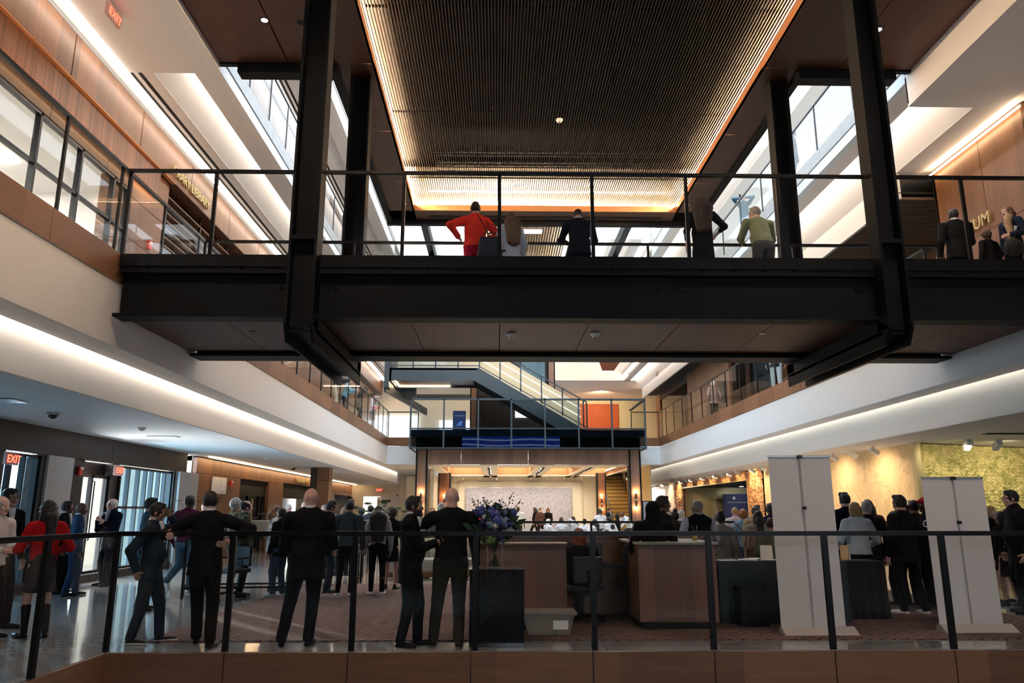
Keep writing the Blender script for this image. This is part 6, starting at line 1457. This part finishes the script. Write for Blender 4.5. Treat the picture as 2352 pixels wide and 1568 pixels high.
# ---- footbridge
P('woman in bright red jacket with hand on hip and black bag on the footbridge',-.38,12.0,z=F2,h=1.72,face=.12,hair='quiff',hc='black',skin='pale',fem=True,top=(.80,.045,.03),bottom=(.55,.01,.04),q=0,g=1.22,hem=.50,LH=(-.16,.00,.60),lp=(-1,-.5,.0),RH=(.14,.18,.66),rp=(1,-.3,-.5))
bag('handbag',(-.13,11.72,5.64),(.42,.16,.36),'leather_navy','dark navy leather handbag hanging behind the red jacket',strap=[(-.18,11.78,5.95),(-.36,11.85,6.32)])
P('woman in loose white shirt with very long wavy brown hair on the footbridge',.22,12.0,z=F2,h=1.53,face=.35,hair='wavy',hc='light',skin='pale',fem=True,top=(.66,.66,.72),kind='shirt',hem=.44,bottom=(.02,.02,.03),q=0,g=1.2,LH=(-.15,.06,.50))
P('man in navy suit with bowed head on the footbridge, from behind',1.36,11.95,z=F2,h=1.66,face=0,hair='short',hc='brown',skin='pink',top=(.006,.009,.020),bottom=BLK,collar=WHT,q=0,g=1.22,lean=.18,hp=-.5,LH=(-.10,.26,.66),RH=(.10,.26,.66))
P('woman in black dress with long dark wavy hair on the footbridge',3.36,11.7,z=F2,h=1.73,face=-.1,hair='wavy',hc='brown',skin='pink',fem=True,top=BLK,kind='dress',hem=.3,legs='none',bottom=BLK,q=0,g=1.15,sleeve=.75,RH=(.15,.10,.62))
P('man in sage green sweater leaning on the rear footbridge railing',4.42,11.9,z=F2,h=1.74,face=.15,hair='short',hc='grey',skin='pink',glasses=True,top=(.25,.27,.16),kind='sweater',bottom=(.085,.088,.095),q=0,g=1.25,lean=.30,LH=(-.06,.30,.665),RH=(.12,.28,.66),hy=.4)
P('man in black suit with white collar at the right end of the footbridge',7.75,11.95,z=F2,h=1.65,face=-.15,hair='short',hc='black',skin='brown',top=BLK,bottom=BLK,collar=WHT,q=0,g=1.25,hem=.43,RH=(.10,.2,.62))
r,i=P('laughing blond woman with glasses and scarf at the right end of the footbridge',8.45,11.6,z=F2,h=1.55,face=LFT+.15,hair='pony',hc='light',skin='pink',fem=True,glasses=True,top=NAVY,bottom=BLK,q=0,LH=(-.12,.14,.60))
P('child with dark hair and backpack behind the black suit on the footbridge',8.10,11.7,z=F2,h=1.14,face=.2,hair='curly',hc='brown',skin='pale',top=BLK,bottom=BLK,q=1)
t=thing('backpack','black backpack beside the laughing woman on the footbridge','bag',(8.35,11.4,5.5)); MB().ball((8.30,11.40,5.60),(.15,.11,.15),14,10).build('body','cloth_black',t,smooth=True); MB().tube([(8.3,11.4,5.8),(8.36,11.35,5.9),(8.44,11.4,5.8)],.012,6).build('handle','black_plastic',t)
one('scarf',MB().tube([(8.38,11.52,6.20),(8.33,11.50,6.05),(8.36,11.48,5.85),(8.34,11.48,5.65)],[.06,.06,.05,.045],10),'scarf_pattern','patterned tan scarf of the laughing blond woman','scarf',smooth=True)
one('name_tag',MB().box(8.37,8.42,11.42,11.425,5.86,5.98),'paper_white','white name badge on the laughing blond woman','badge')
# ---- level three
P('person with dreadlocks in dark clothes on the right level three balcony',8.05,18.9,z=F3,h=1.74,face=LFT-.5,hair='dreads',hc='black',skin='dark',top=(.02,.03,.035),bottom=(.06,.12,.14),q=1,LH=(-.08,.2,.66),RH=(.1,.2,.68))
P('woman in teal top taking a photo over the right level three railing',8.05,23.1,z=F3,h=1.66,face=PI-.4,hair='pony',hc='light',skin='pink',fem=True,top=(.06,.14,.19),kind='sweater',bottom=(.3,.35,.4),q=1,LH=(-.06,.2,.84),RH=(.04,.2,.84),lean=.12)
phone((7.86,22.85,11.45),'small dark phone held up on the right level three balcony',(0,-1,0))
WORLD,EXPO=2.7,1.08
# ================================================================ camera, world, render settings
cam=bpy.data.cameras.new('camera'); co=bpy.data.objects.new('camera',cam); C.objects.link(co)
cam.sensor_width=36; cam.lens=1740*36/2352; cam.clip_end=300
R=Matrix(((0.99980747,-0.01962176,0),(-0.00430198,-0.21920312,0.97566976),(-0.01914436,-0.97548192,-0.21924533)))
co.matrix_world=Matrix.Translation((0,0,1.45))@R.transposed().to_4x4()
bpy.context.scene.camera=co
w=bpy.data.worlds.new('sky'); bpy.context.scene.world=w; w.use_nodes=True; nt=w.node_tree
bg=nt.nodes['Background']; bg.inputs[0].default_value=(.78,.88,1,1); bg.inputs[1].default_value=WORLD
vs=bpy.context.scene.view_settings; vs.view_transform='Standard'; vs.look='None'; vs.exposure=EXPO; vs.gamma=1
cy=bpy.context.scene.cycles; cy.max_bounces=5; cy.diffuse_bounces=3; cy.glossy_bounces=3; cy.use_adaptive_sampling=True; cy.adaptive_threshold=.06; cy.adaptive_min_samples=16; bpy.context.scene.cycles.transparent_max_bounces=24
bpy.context.scene.cycles.use_denoising=True
bpy.context.scene.cycles.sample_clamp_indirect=6
